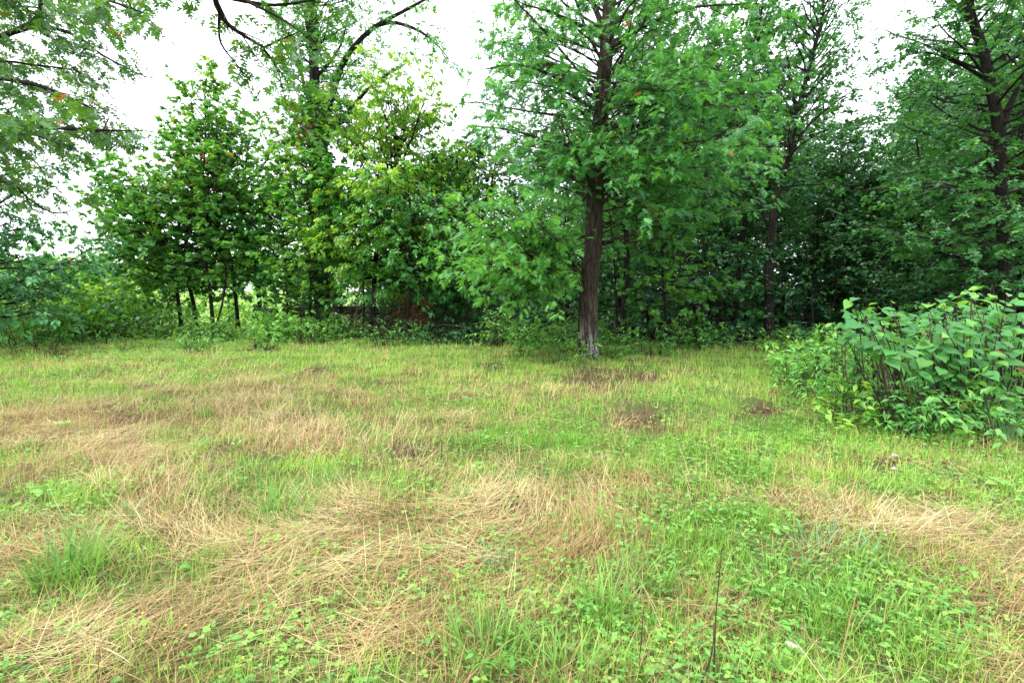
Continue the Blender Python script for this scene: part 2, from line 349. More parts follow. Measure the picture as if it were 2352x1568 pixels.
DENS = 1.0
def foliate(rng, mb, limbs, shape, size, m=5, sub_gap=0.4, twig_gap=0.2, sub_len=0.55, spread=1.0, droop=0.1, t0=0.2,
            leafmi=0, twigmi=1, accent=None, lighttop=None, sub_max=1.6, flat=0.25, twig_r=0.0035, tilt=0.42, cull=None, ros=.45, fresh=None):
    """limbs: list of polylines; adds side branches, twigs and leaves to mb"""
    A, B, D, LL = [], [], [], []; sub_gap = sub_gap * .74; flat = flat * 1.25
    for P_ in limbs:
        seg = np.linalg.norm(np.diff(P_, axis=0), axis=1); cum = np.concatenate([[0], np.cumsum(seg)]); Lm = cum[-1]
        k = max(2, int(Lm * (1 - t0) / sub_gap)); ts = np.linspace(t0, 1, k) + rng.uniform(-.02, .02, k); ts = np.clip(ts, 0, 1)
        pos = np.stack([np.interp(ts * Lm, cum, P_[:, c]) for c in range(3)], 1)
        pos2 = np.stack([np.interp(np.clip(ts + .04, 0, 1) * Lm, cum, P_[:, c]) for c in range(3)], 1)
        pos1 = np.stack([np.interp(np.clip(ts - .04, 0, 1) * Lm, cum, P_[:, c]) for c in range(3)], 1)
        d = nrm(pos2 - pos1 + 1e-6); side = nrm(np.cross(d, [0, 0, 1.0]) + 1e-5)
        sg = np.where(np.arange(k) % 2 == 0, 1.0, -1.0)[:, None]
        ang = rng.uniform(.5, 1.1, k)[:, None] * spread
        dd = nrm(d * np.cos(ang) + side * sg * np.sin(ang) + rng.normal(0, flat, (k, 3)))
        ln = np.minimum(Lm, 3.5) * sub_len * (0.35 + 0.75 * (1 - ts)) * rng.uniform(.7, 1.3, k); ln = np.clip(ln, .25, sub_max)
        dd[-1] = d[-1]
        A.append(pos); D.append(dd); LL.append(ln)
    A = np.concatenate(A); D = np.concatenate(D); LL = np.concatenate(LL)
    n = len(A); mid = A + D * LL[:, None] * .5 + rng.normal(0, .04, (n, 3)); D2 = nrm(D + rng.normal(0, .15, (n, 3)) + np.array([0, 0, -droop]))
    end = mid + D2 * LL[:, None] * .5
    rr = 0.004 + 0.006 * LL
    sticks(mb, A, mid, rr, rr * .7, twigmi); sticks(mb, mid, end, rr * .7, rr * .35, twigmi)
    # twigs
    cnt = np.maximum(2, (LL / twig_gap).astype(int) + 1); idx = np.repeat(np.arange(n), cnt)
    loc = np.concatenate([np.linspace(.15, 1, c) for c in cnt]); N = len(idx)
    f = loc[:, None]; p = np.where(f < .5, A[idx] + (mid[idx] - A[idx]) * f * 2, mid[idx] + (end[idx] - mid[idx]) * (f - .5) * 2)
    d = D2[idx]; side = nrm(np.cross(d, [0, 0, 1.0]) + 1e-5); sg = rng.choice([-1.0, 1.0], N)[:, None]
    td = nrm(d * rng.uniform(.3, 1, (N, 1)) + side * sg * rng.uniform(.3, 1.0, (N, 1)) + rng.normal(0, flat, (N, 3)) + np.array([0, 0, -droop * .6]))
    tl = rng.uniform(.8, 1.8, N) * size * 1.4
    tip = p + td * tl[:, None]
    slivers(mb, p, tip, twig_r * 1.6, twigmi)
    # leaves
    li = np.repeat(np.arange(N), m); NL = len(li); lt = np.tile(np.linspace(.25, 1, m), N) ** ros + rng.uniform(-.08, .08, NL)
    lp = p[li] + td[li] * (tl[li] * lt)[:, None] + rng.normal(0, size * .18, (NL, 3))
    ls = nrm(np.cross(td[li], [0, 0, 1.0]) + 1e-5) * rng.choice([-1.0, 1.0], NL)[:, None]
    fw = td[li] * rng.uniform(.2, 1.0, (NL, 1)) + ls * rng.uniform(.2, 1.0, (NL, 1)) + np.array([0, 0, -.18 - droop]) + rng.normal(0, .3, (NL, 3))
    up = np.array([0, 0, 1.0]) + rng.normal(0, tilt * .6, (NL, 3)) + (rng.normal(0, tilt * .8, (n, 3))[idx])[li]
    tx = np.clip(rng.beta(2, 2.4, NL) + rng.normal(0, .16, n)[idx][li], 0, 1)
    ty = np.zeros(NL)
    if fresh is not None: tx = np.clip(tx + fresh(lp), 0, 1)  # offset of the leaf tint by position
    if accent is not None: ty = accent(rng, lp)
    tint = np.stack([tx, ty, rng.random(NL)], 1)
    if cull is not None:
        kk = ~cull(rng, lp); lp, fw, up, tint = lp[kk], fw[kk], up[kk], tint[kk]; NL = len(lp)
    place(mb, shape, lp, fw, up, size * rng.uniform(.65, 1.2, NL), tint, leafmi)
    return NL

def auto_limbs(rng, axis, zb, H, Rr, n, prof=None, el=(5, 55), skew=(0, 0), n_pts=7, wob=.12, lift=.03, fork=1):
    """limbs spiralling round a trunk whose centre line is axis(z)"""
    out = []
    for i in range(n):
        u = (i + rng.uniform(0, 1)) / n; z = zb + (H - zb) * u * .97
        az = i * 2.39996 + rng.uniform(-.4, .4); pr = prof(u) if prof else math.sin(math.pi * (0.12 + 0.83 * u)) ** .7
        e = R(el[0] + (el[1] - el[0]) * u + rng.uniform(-12, 12)); Lm = max(.4, Rr * pr * rng.uniform(.55, 1.3))
        d = np.array([math.cos(az) * math.cos(e), math.sin(az) * math.cos(e), math.sin(e)])
        Lm *= 1 + skew[0] * d[0] + skew[1] * d[1]
        out.append((wander(rng, axis(z), d, max(.4, Lm), n_pts, wob, lift), z))
    return out

def trunk_axis(pts):
    pts = np.asarray(pts, float)
    return lambda z: np.array([np.interp(z, pts[:, 2], pts[:, 0]), np.interp(z, pts[:, 2], pts[:, 1]), z])

def make_tree(name, label, cat, base, trunk_ctrl, r0, r1, seed, leafm, shape, size, zb, H, Rr, nl, group=None, bark='bark_dark', parts=True,
              limb_kw={}, fol_kw={}, extra_limbs=(), sides=9, limb_r=0.035, keep=None, ridge=0.0, nring=22, rootflare=0.5, drop_limb=None):
    """base: world position; trunk_ctrl, extra limbs relative to it. Branches are parts of their own when parts is set."""
    rng = np.random.default_rng(seed)
    t = thing(name, label, cat, base, 0, group)
    tr = spline(trunk_ctrl, nring); zz = np.linspace(0, 1, nring); rad = r0 + (r1 - r0) * zz ** .9
    rad = rad * (1 + rootflare * np.exp(-np.maximum(tr[:, 2], 0) / .22))
    tr[0, 2] -= .25
    b = MB(); tube(b, tr, rad, sides, rough=.05, rng=rng, ridge=ridge); b.build('trunk', [bark], t, smooth=True)
    ax = trunk_axis(tr); limbs = auto_limbs(rng, ax, zb, H, Rr, int(nl * 1.2), **limb_kw)
    if drop_limb: limbs = [l for l in limbs if not drop_limb(l[0])]
    limbs = [l[0] for l in limbs]; ex = [np.asarray(e[0], float) for e in extra_limbs]
    cb = MB()
    for i, P_ in enumerate(limbs + ex):
        Lm = np.linalg.norm(P_[-1] - P_[0]); rr = ex_r = (extra_limbs[i - len(limbs)][1] if i >= len(limbs) else min(limb_r, .012 + .012 * Lm))
        radl = np.linspace(rr, rr * .2, len(P_))
        if parts and (i >= len(limbs) or Lm > 1.5):
            lb = MB(); tube(lb, P_, radl, 6); lb.build('branch', [bark], t, smooth=True)
        else: tube(cb, P_, radl, 4, mi=1)
    leaf_on = limbs + [e[0] for e in extra_limbs if len(e) < 3 or e[2]]
    nL = foliate(rng, cb, [np.asarray(p) for p in leaf_on], shape, size, **fol_kw)
    cb.build('crown', [leafm, 'twig'], t)
    return t

def dup(root, loc, rz, label, group=None, scale=1.0, sz=None):
    r = root.copy(); COL.objects.link(r); r.location = [float(c) for c in loc]; r.rotation_euler = (0, 0, rz)
    r.scale = (scale, scale, sz or scale); r['label'] = label
    if group: r['group'] = group
    for ch in list(root.children):
        c = ch.copy(); COL.objects.link(c); c.parent = r
    return r

def ground_at(px, Y, dz=0.0):
    x = (px - 1176.0) / F * (Y * cp + EYE * sp); return np.array([x, Y, float(height(x, Y)) + dz])
def rel(base, px, py, Y): return at(px, py, Y) - base

#@@GROUND
# ------------------------------------------------------------------ zones of the clearing, as blobs on the ground
BL = {
 'straw': [(110, 965, 190, 42, 1.2), (560, 950, 130, 60, 1.0), (680, 1000, 110, 55, 1.1), (270, 1010, 110, 50, 1.1), (110, 1080, 190, 34, .9), (370, 1130, 130, 75, 1.1),
           (450, 1225, 260, 34, 1.1), (740, 1170, 110, 50, .7), (900, 1060, 200, 50, .6), (1170, 1160, 230, 60, .85), (1330, 1250, 140, 45, .7), (60, 1270, 130, 90, .75), (150, 1500, 320, 110, .6),
           (500, 1400, 350, 110, .42), (850, 1300, 260, 80, .42), (1000, 1480, 330, 90, .35), (1850, 1165, 150, 45, 1.0), (2000, 1215, 140, 34, .9), (2210, 1240, 150, 60, .95), (2340, 1360, 110, 110, .8),
           (2350, 1540, 120, 60, .7), (1500, 1120, 130, 40, .35), (1250, 900, 120, 24, .3), (640, 870, 300, 26, .35), (1050, 960, 180, 22, .5), (300, 885, 80, 12, .7), (1980, 1060, 160, 20, .5), (1400, 905, 90, 18, .4), (900, 905, 200, 22, .3), (1480, 960, 70, 36, .3)],
 'green': [(1650, 1050, 260, 110, .8), (1950, 1400, 260, 110, 1.0), (1620, 1300, 200, 100, .6), (2150, 1120, 200, 60, .6), (1100, 1010, 160, 60, .5), (650, 1130, 90, 45, .6), (160, 1280, 60, 60, .8),
           (1550, 1500, 300, 80, .5), (1100, 1450, 90, 90, .6), (200, 870, 260, 40, .9), (1800, 860, 200, 30, .6), (1250, 850, 250, 30, .5), (2200, 1500, 200, 80, .7), (2000, 1000, 300, 60, .8), (800, 840, 400, 30, .5)],
 'rust': [(1330, 1255, 110, 45, 1.0), (900, 1380, 260, 90, .5), (250, 1400, 220, 90, .6), (420, 1120, 200, 90, .35), (1450, 1560, 100, 40, .5), (850, 1000, 150, 40, .5), (1450, 1200, 90, 40, .5), (2330, 1420, 90, 90, .5), (1150, 1230, 220, 50, .5)],
 'soil': [(300, 962, 46, 10, 1.3), (265, 992, 40, 10, 1.2), (925, 1035, 60, 18, 1.2), (1480, 955, 60, 30, 1.0), (1750, 945, 60, 18, 1.1), (2060, 1062, 90, 16, .9), (1130, 842, 34, 9, 1.3), (720, 857, 30, 7, 1.2),
          (445, 806, 26, 9, 1.1), (130, 815, 40, 10, 1.1), (330, 882, 60, 6, 1.1), (1470, 868, 60, 12, 1.1), (520, 1035, 40, 12, .8), (30, 1152, 40, 18, .9), (610, 806, 40, 10, .9), (1000, 1530, 60, 20, .8), (2240, 1140, 60, 12, .7), (1400, 905, 60, 14, .7), (870, 880, 60, 10, .5), (1350, 870, 60, 20, .9), (1700, 1350, 50, 22, .6), (2060, 1500, 60, 30, .5)],
}
def zone(kind, x, y):
    px, py = project(x, y, np.zeros_like(x)); s = np.zeros_like(px)
    for (cx, cy_, rx, ry, w) in BL[kind]:
        q = ((px - cx) / rx) ** 2 + ((py - cy_) / ry) ** 2; s = s + w * np.exp(-q * .9)
    return s
def masks(x, y):
    n1 = fbm(x * .9, y * .9, 21); n2 = fbm(x * 2.3, y * 2.3, 33); n3 = fbm(x * 1.5, y * 1.5, 51)
    n4 = fbm(x * 4.6, y * 4.6, 64, 2); st = zone('straw', x, y) * .74 - .12 * sstep(-.1, .5, x / np.maximum(y, 1)) + (n1 - .45) * .9 + (n2 - .5) * .9 + (n4 - .5) * .9; st = st + .14 * (1 - sstep(3, 9, y))
    gr = zone('green', x, y) + (n3 - .5) * .9; so_ = zone('soil', x, y) + (n2 - .55) * .6; ru = zone('rust', x, y) + (n3 - .5) * .4
    st = np.clip(st, 0, 1.2); so_ = np.clip(so_, 0, 1); return st, np.clip(gr, 0, 1), so_, np.clip(ru, 0, 1)
def lawn_edge(x):
    return 14.4 + 3.0 * (1 - sstep(-6.5, -2.0, x)) + 1.5 * (1 - sstep(-14, -8, x)) + (vnoise(x * .7, 0 * x, 4) - .5) * 1.6

# terrain: one sheet to the horizon
def build_ground():
    xs = np.concatenate([np.linspace(-420, -40, 14)[:-1], np.linspace(-40, -14, 40)[:-1], np.linspace(-14, 14, 160), np.linspace(14, 60, 60)[1:], np.linspace(60, 420, 14)[1:]])
    ys = np.concatenate([np.linspace(-60, -4, 8)[:-1], np.linspace(-4, 9, 90), np.linspace(9, 20, 62)[1:], np.linspace(20, 70, 40)[1:], np.linspace(70, 600, 14)[1:]])
    X, Y = np.meshgrid(xs, ys); x, y = X.ravel(), Y.ravel(); Z = height(x, y)
    st, gr, so_, ru = masks(x, y); far = y > 19
    lawn = 1 - sstep(-.5, 1.0, y - lawn_edge(x)); woods = (1 - lawn) * sstep(-7, -3, x + (y - 20) * .25)
    nx, ny = len(xs), len(ys); i = (np.arange(ny - 1)[:, None] * nx + np.arange(nx - 1)[None]).ravel()
    T = np.concatenate([np.stack([i, i + 1, i + nx + 1], 1), np.stack([i, i + nx + 1, i + nx], 1)])
    b = MB(); b.add(np.stack([x, y, Z], 1), T, 0, np.stack([st * lawn, np.clip(so_, 0, 1), woods], 1))
    m, t, o = mat('ground_soil_and_thatch')
    a = t.nodes.new('ShaderNodeAttribute'); a.attribute_name = 'tint'; s = t.nodes.new('ShaderNodeSeparateXYZ'); t.links.new(a.outputs['Vector'], s.inputs[0])
    tc = t.nodes.new('ShaderNodeTexCoord')
    def noise(sc, det=6, rg=.6):
        n = t.nodes.new('ShaderNodeTexNoise'); n.inputs['Scale'].default_value = sc; n.inputs['Detail'].default_value = det; n.inputs['Roughness'].default_value = rg
        t.links.new(tc.outputs['Object'], n.inputs['Vector']); return n.outputs[0]
    def mixc(f, c1, c2):
        n = t.nodes.new('ShaderNodeMix'); n.data_type = 'RGBA'
        if isinstance(f, float): n.inputs[0].default_value = f
        else: t.links.new(f, n.inputs[0])
        for k, c in ((6, c1), (7, c2)):
            if isinstance(c, tuple): n.inputs[k].default_value = (*c, 1)
            else: t.links.new(c, n.inputs[k])
        return n.outputs[2]
    fine = noise(38, 8, .75); mid = noise(6)
    turf = ramp(t, fine, [(.3, (.03, .045, .015)), (.5, (.09, .15, .035)), (.7, (.2, .27, .07))])
    thatch = ramp(t, fine, [(.3, (.04, .025, .015)), (.5, (.15, .10, .05)), (.7, (.34, .26, .13))])
    soil = ramp(t, fine, [(.35, (.035, .022, .016)), (.6, (.10, .062, .045)), (.75, (.22, .14, .1))])
    litter = ramp(t, fine, [(.35, (.015, .011, .008)), (.6, (.035, .026, .016)), (.75, (.07, .05, .03))])
    field = ramp(t, mid, [(.3, (.14, .27, .05)), (.7, (.26, .36, .09))])
    c = mixc(s.outputs[0], turf, thatch); c = mixc(s.outputs[1], c, soil); 
    sx = t.nodes.new('ShaderNodeSeparateXYZ'); t.links.new(tc.outputs['Object'], sx.inputs[0])
    mr = t.nodes.new('ShaderNodeMapRange'); mr.inputs[1].default_value = 20; mr.inputs[2].default_value = 24; t.links.new(sx.outputs[1], mr.inputs[0])
    c = mixc(mr.outputs[0], c, field); c = mixc(s.outputs[2], c, litter)
    p = t.nodes.new('ShaderNodeBsdfPrincipled'); p.inputs['Roughness'].default_value = .95; p.inputs['Specular IOR Level'].default_value = .1
    bu = t.nodes.new('ShaderNodeBump'); bu.inputs['Strength'].default_value = .8; bu.inputs['Distance'].default_value = .03; t.links.new(fine, bu.inputs['Height'])
    t.links.new(c, p.inputs['Base Color']); t.links.new(bu.outputs[0], p.inputs['Normal']); t.links.new(p.outputs[0], o.inputs[0])
    g = b.build('ground', [m], smooth=True); tag(g, 'clearing floor running from mown weeds into the woods and open field', kind='structure')
build_ground()

# ------------------------------------------------------------------ grass, straw, clover: what nobody could count
def scatter(rng, n, y0, y1, a=-.5, side=1.12):
    u = rng.random(n); k = a + 1; Y = (y0 ** k + u * (y1 ** k - y0 ** k)) ** (1 / k)
    X = rng.uniform(-1, 1, n) * (side * Y + 1.2); return X, Y
def blades(mb, x, y, z0, ang, lean, length, width, tint, seg=2, arch=None, mi=0):
    """a bent tapering ribbon: lean is how far from upright it lies"""
    n = len(x); dirx, diry = np.cos(ang), np.sin(ang); wx, wy = -diry, dirx
    V = []; ks = np.linspace(0, 1, seg + 1)
    px_, py_, pz_ = x.copy(), y.copy(), z0.copy(); st = length / seg
    for k, q in enumerate(ks):
        w = width * (1 - q * .75) * .5
        if k == seg and seg > 1:
            V.append(np.stack([px_, py_, pz_], 1))
        else:
            V.append(np.stack([px_ - wx * w, py_ - wy * w, pz_], 1)); V.append(np.stack([px_ + wx * w, py_ + wy * w, pz_], 1))
        l = lean + (arch if arch is not None else .35) * (k)
        px_ = px_ + dirx * np.sin(l) * st; py_ = py_ + diry * np.sin(l) * st; pz_ = pz_ + np.cos(l) * st
    V = np.stack(V, 1); kk = V.shape[1]; t = []
    for k in range(seg - 1): a = 2 * k; t += [(a, a + 1, a + 3), (a, a + 3, a + 2)]
    a = 2 * (seg - 1); t.append((a, a + 1, a + 2))
    T = np.array(t)[None] + (np.arange(n) * kk)[:, None, None]
    mb.add(V.reshape(-1, 3), T.reshape(-1, 3), mi, np.repeat(np.stack([tint, 0 * tint, 0 * tint], 1), kk, 0))
def lw(w, y): return np.maximum(w, .0011 * y)

def lod_blades(mb, y, cut, x, z, ang, lean, length, width, tint, seg, arch, segfar=1):
    for k, sg in ((y < cut, seg), (y >= cut, segfar)):
        if k.any(): blades(mb, x[k], y[k], z[k], ang[k], lean[k], length[k], width[k], tint[k], sg, arch=None if arch is None else arch[k])
def flow(x, y):
    return (fbm(x * .42, y * .42, 71) - .5) * 9.0 + .1
def build_turf():
    rng = np.random.default_rng(5)
    b = MB(); x, y = scatter(rng, 420000, 1.3, 19.5, -.25); xn, yn = scatter(rng, 60000, 1.3, 5.5, .3); x, y = np.concatenate([x, xn]), np.concatenate([y, yn])
    st, gr, so_, ru = masks(x, y); p = np.clip(.6 + .75 * gr - .5 * st, .1, 1) * (1 - .93 * np.clip(so_ * 1.3, 0, 1)) * (1 - sstep(0, .8, y - lawn_edge(x)))
    clump = fbm(x * 5, y * 5, 91, 2); p *= np.clip((clump - .3) * 2.6, .12, 1); k = rng.random(len(x)) < p; x, y, gr, st = x[k], y[k], gr[k], st[k]; n = len(x)
    hgt = rng.uniform(.035, .11, n) * (.8 + .8 * fbm(x * 1.7, y * 1.7, 14))
    tint = np.clip(rng.beta(2, 2, n) * .7 + .35 * st + .22 * sstep(5, 10, y) - .1 * gr + .05 + (fbm(x * 1.1, y * 1.1, 61) - .5) * .7, 0, 1)
    lod_blades(b, y, 5.5, x, height(x, y) - .01, rng.uniform(0, 6.283, n), rng.uniform(.05, .8, n), hgt * 1.15, lw(rng.uniform(.003, .006, n), y * 1.25), tint, 2, None)
    tag(b.build('grass', ['grass']), 'short bright green grass covering the clearing', kind='stuff')

    b = MB(); x, y = scatter(rng, 300000, 1.3, 15, -.45)
    st, gr, so_, ru = masks(x, y); p = np.clip(st * .9 - .06, .06, .9) ** 1.1 * (1 - .75 * so_) * (1 - sstep(0, .5, y - lawn_edge(x)))
    k = rng.random(len(x)) < p; x, y, st = x[k], y[k], st[k]; n = len(x)
    loose = rng.random(n) < .25 + .5 * (1 - sstep(.3, .9, st))
    ang = flow(x, y) + np.where(loose, rng.uniform(-3.14, 3.14, n), rng.normal(0, .32, n)); ang = ang + np.where(rng.random(n) < .5, 3.14159, 0)
    ln = rng.uniform(.12, .38, n); z = height(x, y) + rng.random(n) ** 1.5 * .075 * np.clip(st, .25, 1)
    lay = rng.uniform(1.25, 1.62, n); up = rng.random(n) < .12; lay[up] = rng.uniform(.5, 1.2, up.sum())
    cl = fbm(x * 3.2, y * 3.2, 131, 2); tint = np.clip(rng.beta(2.0, 1.9, n) * .85 + .3 * st - .18 + (cl - .5) * .8, 0, 1)
    lod_blades(b, y, 4.5, x, z, ang, lay, ln, lw(rng.uniform(.0024, .0048, n), y * .8), tint, 3, rng.uniform(-.04, .16, n), 1)
    tag(b.build('dry_straw', ['straw']), 'flattened pale dry hay lying in swirls over the clearing', kind='stuff')

    b = MB(); x, y = scatter(rng, 170000, 1.3, 16, -.3)
    st, gr, so_, ru = masks(x, y); cl = fbm(x * 1.3, y * 1.3, 42)
    p = np.clip(.10 + .7 * ru + .35 * np.clip(st - .2, 0, 1) + (cl - .5) * .9, .03, 1) * (1 - .8 * so_) * (1 - sstep(0, .5, y - lawn_edge(x)))
    k = rng.random(len(x)) < p; x, y, ru, st = x[k], y[k], ru[k], st[k]; n = len(x)
    tint = np.clip(rng.beta(2, 2, n) * .8 + .25 * (1 - ru) + .1, 0, 1)
    blades(b, x, y, height(x, y) - .01, rng.uniform(0, 6.283, n), rng.uniform(0, .55, n), rng.uniform(.07, .2, n), lw(rng.uniform(.002, .0045, n), y), tint, 2, arch=rng.uniform(.1, .8, n))
    tag(b.build('dry_stubble', ['rust']), 'upright rusty brown stubble between straw and grass', kind='stuff')

    # tall fine straw standing and leaning in the pale ridges
    b = MB()
    for (px, py, rx, ry, cnt, ang0) in ((110, 965, 190, 34, 1900, .4), (560, 955, 150, 55, 1500, .9), (370, 1110, 110, 50, 300, 1.2), (1850, 1160, 120, 30, 420, -.6), (2220, 1240, 170, 46, 700, -.9), (480, 890, 260, 26, 500, .6),
                                        (860, 1010, 120, 30, 400, 1.3), (700, 1150, 90, 40, 150, .8), (1050, 1110, 140, 30, 200, 0.5), (1500, 890, 130, 18, 120, .2), (1250, 905, 150, 20, 220, .5), (300, 1240, 200, 40, 250, .3)):
        cnt = int(cnt * .5); rx *= 1.2; ry *= 1.2; c = gnd(px, py); q = rng.normal(0, .55, (cnt, 2)); pts = np.array([gnd(px + a * rx, py + b_ * ry) for a, b_ in q]); x, y = pts[:, 0], pts[:, 1]; n = len(x)
        tint = np.clip(rng.beta(3, 2, n), 0, 1)
        blades(b, x, y, height(x, y), ang0 + rng.normal(0, .5, n), rng.uniform(.3, 1.1, n), rng.uniform(.14, .34, n), lw(rng.uniform(.0025, .004, n), y * .8), tint, 3, arch=rng.uniform(.1, .35, n))
    tag(b.build('tall_dry_grass', ['straw']), 'pale golden standing hay leaning over in loose ridges', kind='stuff')

    # taller thin seeding grass
    b = MB(); x, y = scatter(rng, 26000, 1.8, 17.5, .1); st, gr, so_, ru = masks(x, y); cl = fbm(x * .9, y * .9, 242)
    k = rng.random(len(x)) < np.clip((cl - .42) * 2.2 + .25 * st, .03, .8) * (1 - .8 * so_) * (1 - sstep(0, .8, y - lawn_edge(x))); x, y, st = x[k], y[k], st[k]; n = len(x)
    blades(b, x, y, height(x, y), rng.uniform(0, 6.283, n), rng.uniform(0, .35, n), rng.uniform(.12, .26, n), lw(rng.uniform(.0018, .003, n), y * .8), np.clip(rng.beta(2.5, 1.5, n) + .2 * st, 0, 1), 3, arch=rng.uniform(.02, .3, n))
    tag(b.build('seeding_grass', ['grass']), 'thin taller seeding grass sprinkled over the lawn', kind='stuff')

    # clover and small leafy weeds
    b = MB(); x, y = scatter(rng, 60000, 1.3, 15.5, -.5)
    st, gr, so_, ru = masks(x, y); cl = fbm(x * 1.9, y * 1.9, 77); p = np.clip(.34 + .6 * gr + (cl - .5) * 1.9 - .22 * st, .04, 1) * (1 - .85 * so_) * (1 - sstep(0, .8, y - lawn_edge(x)))
    k = rng.random(len(x)) < p; x, y = x[k], y[k]; n = len(x)
    base = np.stack([x, y, height(x, y) + rng.uniform(.015, .07, n)], 1); sz = rng.uniform(.012, .024, n) * (1 + .05 * y); a0 = rng.uniform(0, 6.28, n); tx = np.clip(rng.beta(2, 2, n) + (cl[k] - .5) * .5, 0, 1)
    for j in range(3):
        a = a0 + j * 2.094; fw = np.stack([np.cos(a), np.sin(a), rng.uniform(-.1, .4, n)], 1)
        place(b, 'rquad', base, fw, np.tile([0, 0, 1.0], (n, 1)) + rng.normal(0, .25, (n, 3)), sz, np.stack([tx, 0 * tx, tx], 1))
    tag(b.build('clover', ['clover']), 'small three leaved clover spread through the straw', kind='stuff')

    b = MB(); x, y = scatter(rng, 9000, 1.5, 17.5, -.1)
    st, gr, so_, ru = masks(x, y); cl = fbm(x * .8, y * .8, 177)
    ed = sstep(-4.5, -.3, y - lawn_edge(x)); left = 1 - sstep(-8, -5, x + .2 * (y - 12))
    p = np.clip((cl - .5) * 1.2 + .35 * gr + .9 * ed * (.25 + left) + .5 * left * sstep(9, 12, y), .01, 1) * (1 - .8 * so_); k = rng.random(len(x)) < p; x, y = x[k], y[k]; n = len(x)
    for j in range(7):
        a = rng.uniform(0, 6.28, n); hh = rng.uniform(.03, .16, n) * (1 + .9 * sstep(8, 15, y)); fw = np.stack([np.cos(a), np.sin(a), rng.uniform(-.2, .6, n)], 1)
        pos = np.stack([x, y, height(x, y) + hh * (.4 + .6 * rng.random(n))], 1) + fw * .02
        place(b, 'oval', pos, fw, np.tile([0, 0, 1.0], (n, 1)) + rng.normal(0, .3, (n, 3)), rng.uniform(.02, .045, n) * (1 + .09 * y), np.stack([np.clip(rng.beta(2, 2, n), 0, 1), 0 * x, 0 * x], 1))
    tag(b.build('low_weeds', ['weed']), 'low leafy weeds growing through the grass and along the wood edge', kind='stuff')

    # leaf litter, wood chips and soil crumbs on the bare places
    b = MB(); x, y = scatter(rng, 60000, 1.3, 16.5, -.3); st, gr, so_, ru = masks(x, y); k = rng.random(len(x)) < np.clip(so_ * 1.1 - .1, .015, 1); x, y = x[k], y[k]; n = len(x)
    a = rng.uniform(0, 6.28, n); fw = np.stack([np.cos(a), np.sin(a), rng.normal(0, .3, n)], 1)
    place(b, 'quad', np.stack([x, y, height(x, y) + rng.uniform(0, .02, n)], 1), fw, np.tile([0, 0, 1.0], (n, 1)) + rng.normal(0, .4, (n, 3)), rng.uniform(.012, .05, n), np.stack([rng.random(n), 0 * x, 0 * x], 1))
    tag(b.build('leaf_litter', ['dead']), 'brown leaf litter and chips on the bare soil patches', kind='stuff')
    # tiny yellow flowers near the camera
    b = MB(); pts = np.array([gnd(px, py) for px, py in ((330, 1440), (600, 1482), (1010, 1497), (1235, 1335), (815, 1382), (1068, 1165), (380, 1510), (870, 1420), (560, 1545), (1130, 1400), (700, 1350), (430, 1475), (1540, 1500), (1520, 1440), (950, 1540), (1290, 1400))])
    for j in range(5):
        a = j * 1.256; n = len(pts); fw = np.tile([math.cos(a), math.sin(a), .3], (n, 1))
        place(b, 'round', pts + np.array([0, 0, .08]) + np.stack([0 * pts[:, 0], 0 * pts[:, 0], height(pts[:, 0], pts[:, 1])], 1), fw, np.tile([0, 0, 1.0], (n, 1)), .007, np.tile([.6, 0, 0], (n, 1)))
    tag(b.build('yellow_flowers', ['petal']), 'tiny yellow wood sorrel flowers among the clover', kind='stuff')
build_turf()

#@@TREES
def acc_region(px0, px1, py0, py1, base, prob, extra=0.0):
    def f(rng, lp):
        w = lp + np.asarray(base)[None]; px, py = project(w[:, 0], w[:, 1], w[:, 2])
        q = np.exp(-(((px - (px0 + px1) / 2) / ((px1 - px0) / 2)) ** 2 + ((py - (py0 + py1) / 2) / ((py1 - py0) / 2)) ** 2) * 1.2)
        hot = vnoise(w[:, 0] * 2.1, w[:, 2] * 2.1, 6) > .45
        return (rng.random(len(lp)) < q * prob * hot + extra) * rng.uniform(.4, 1, len(lp))
    return f

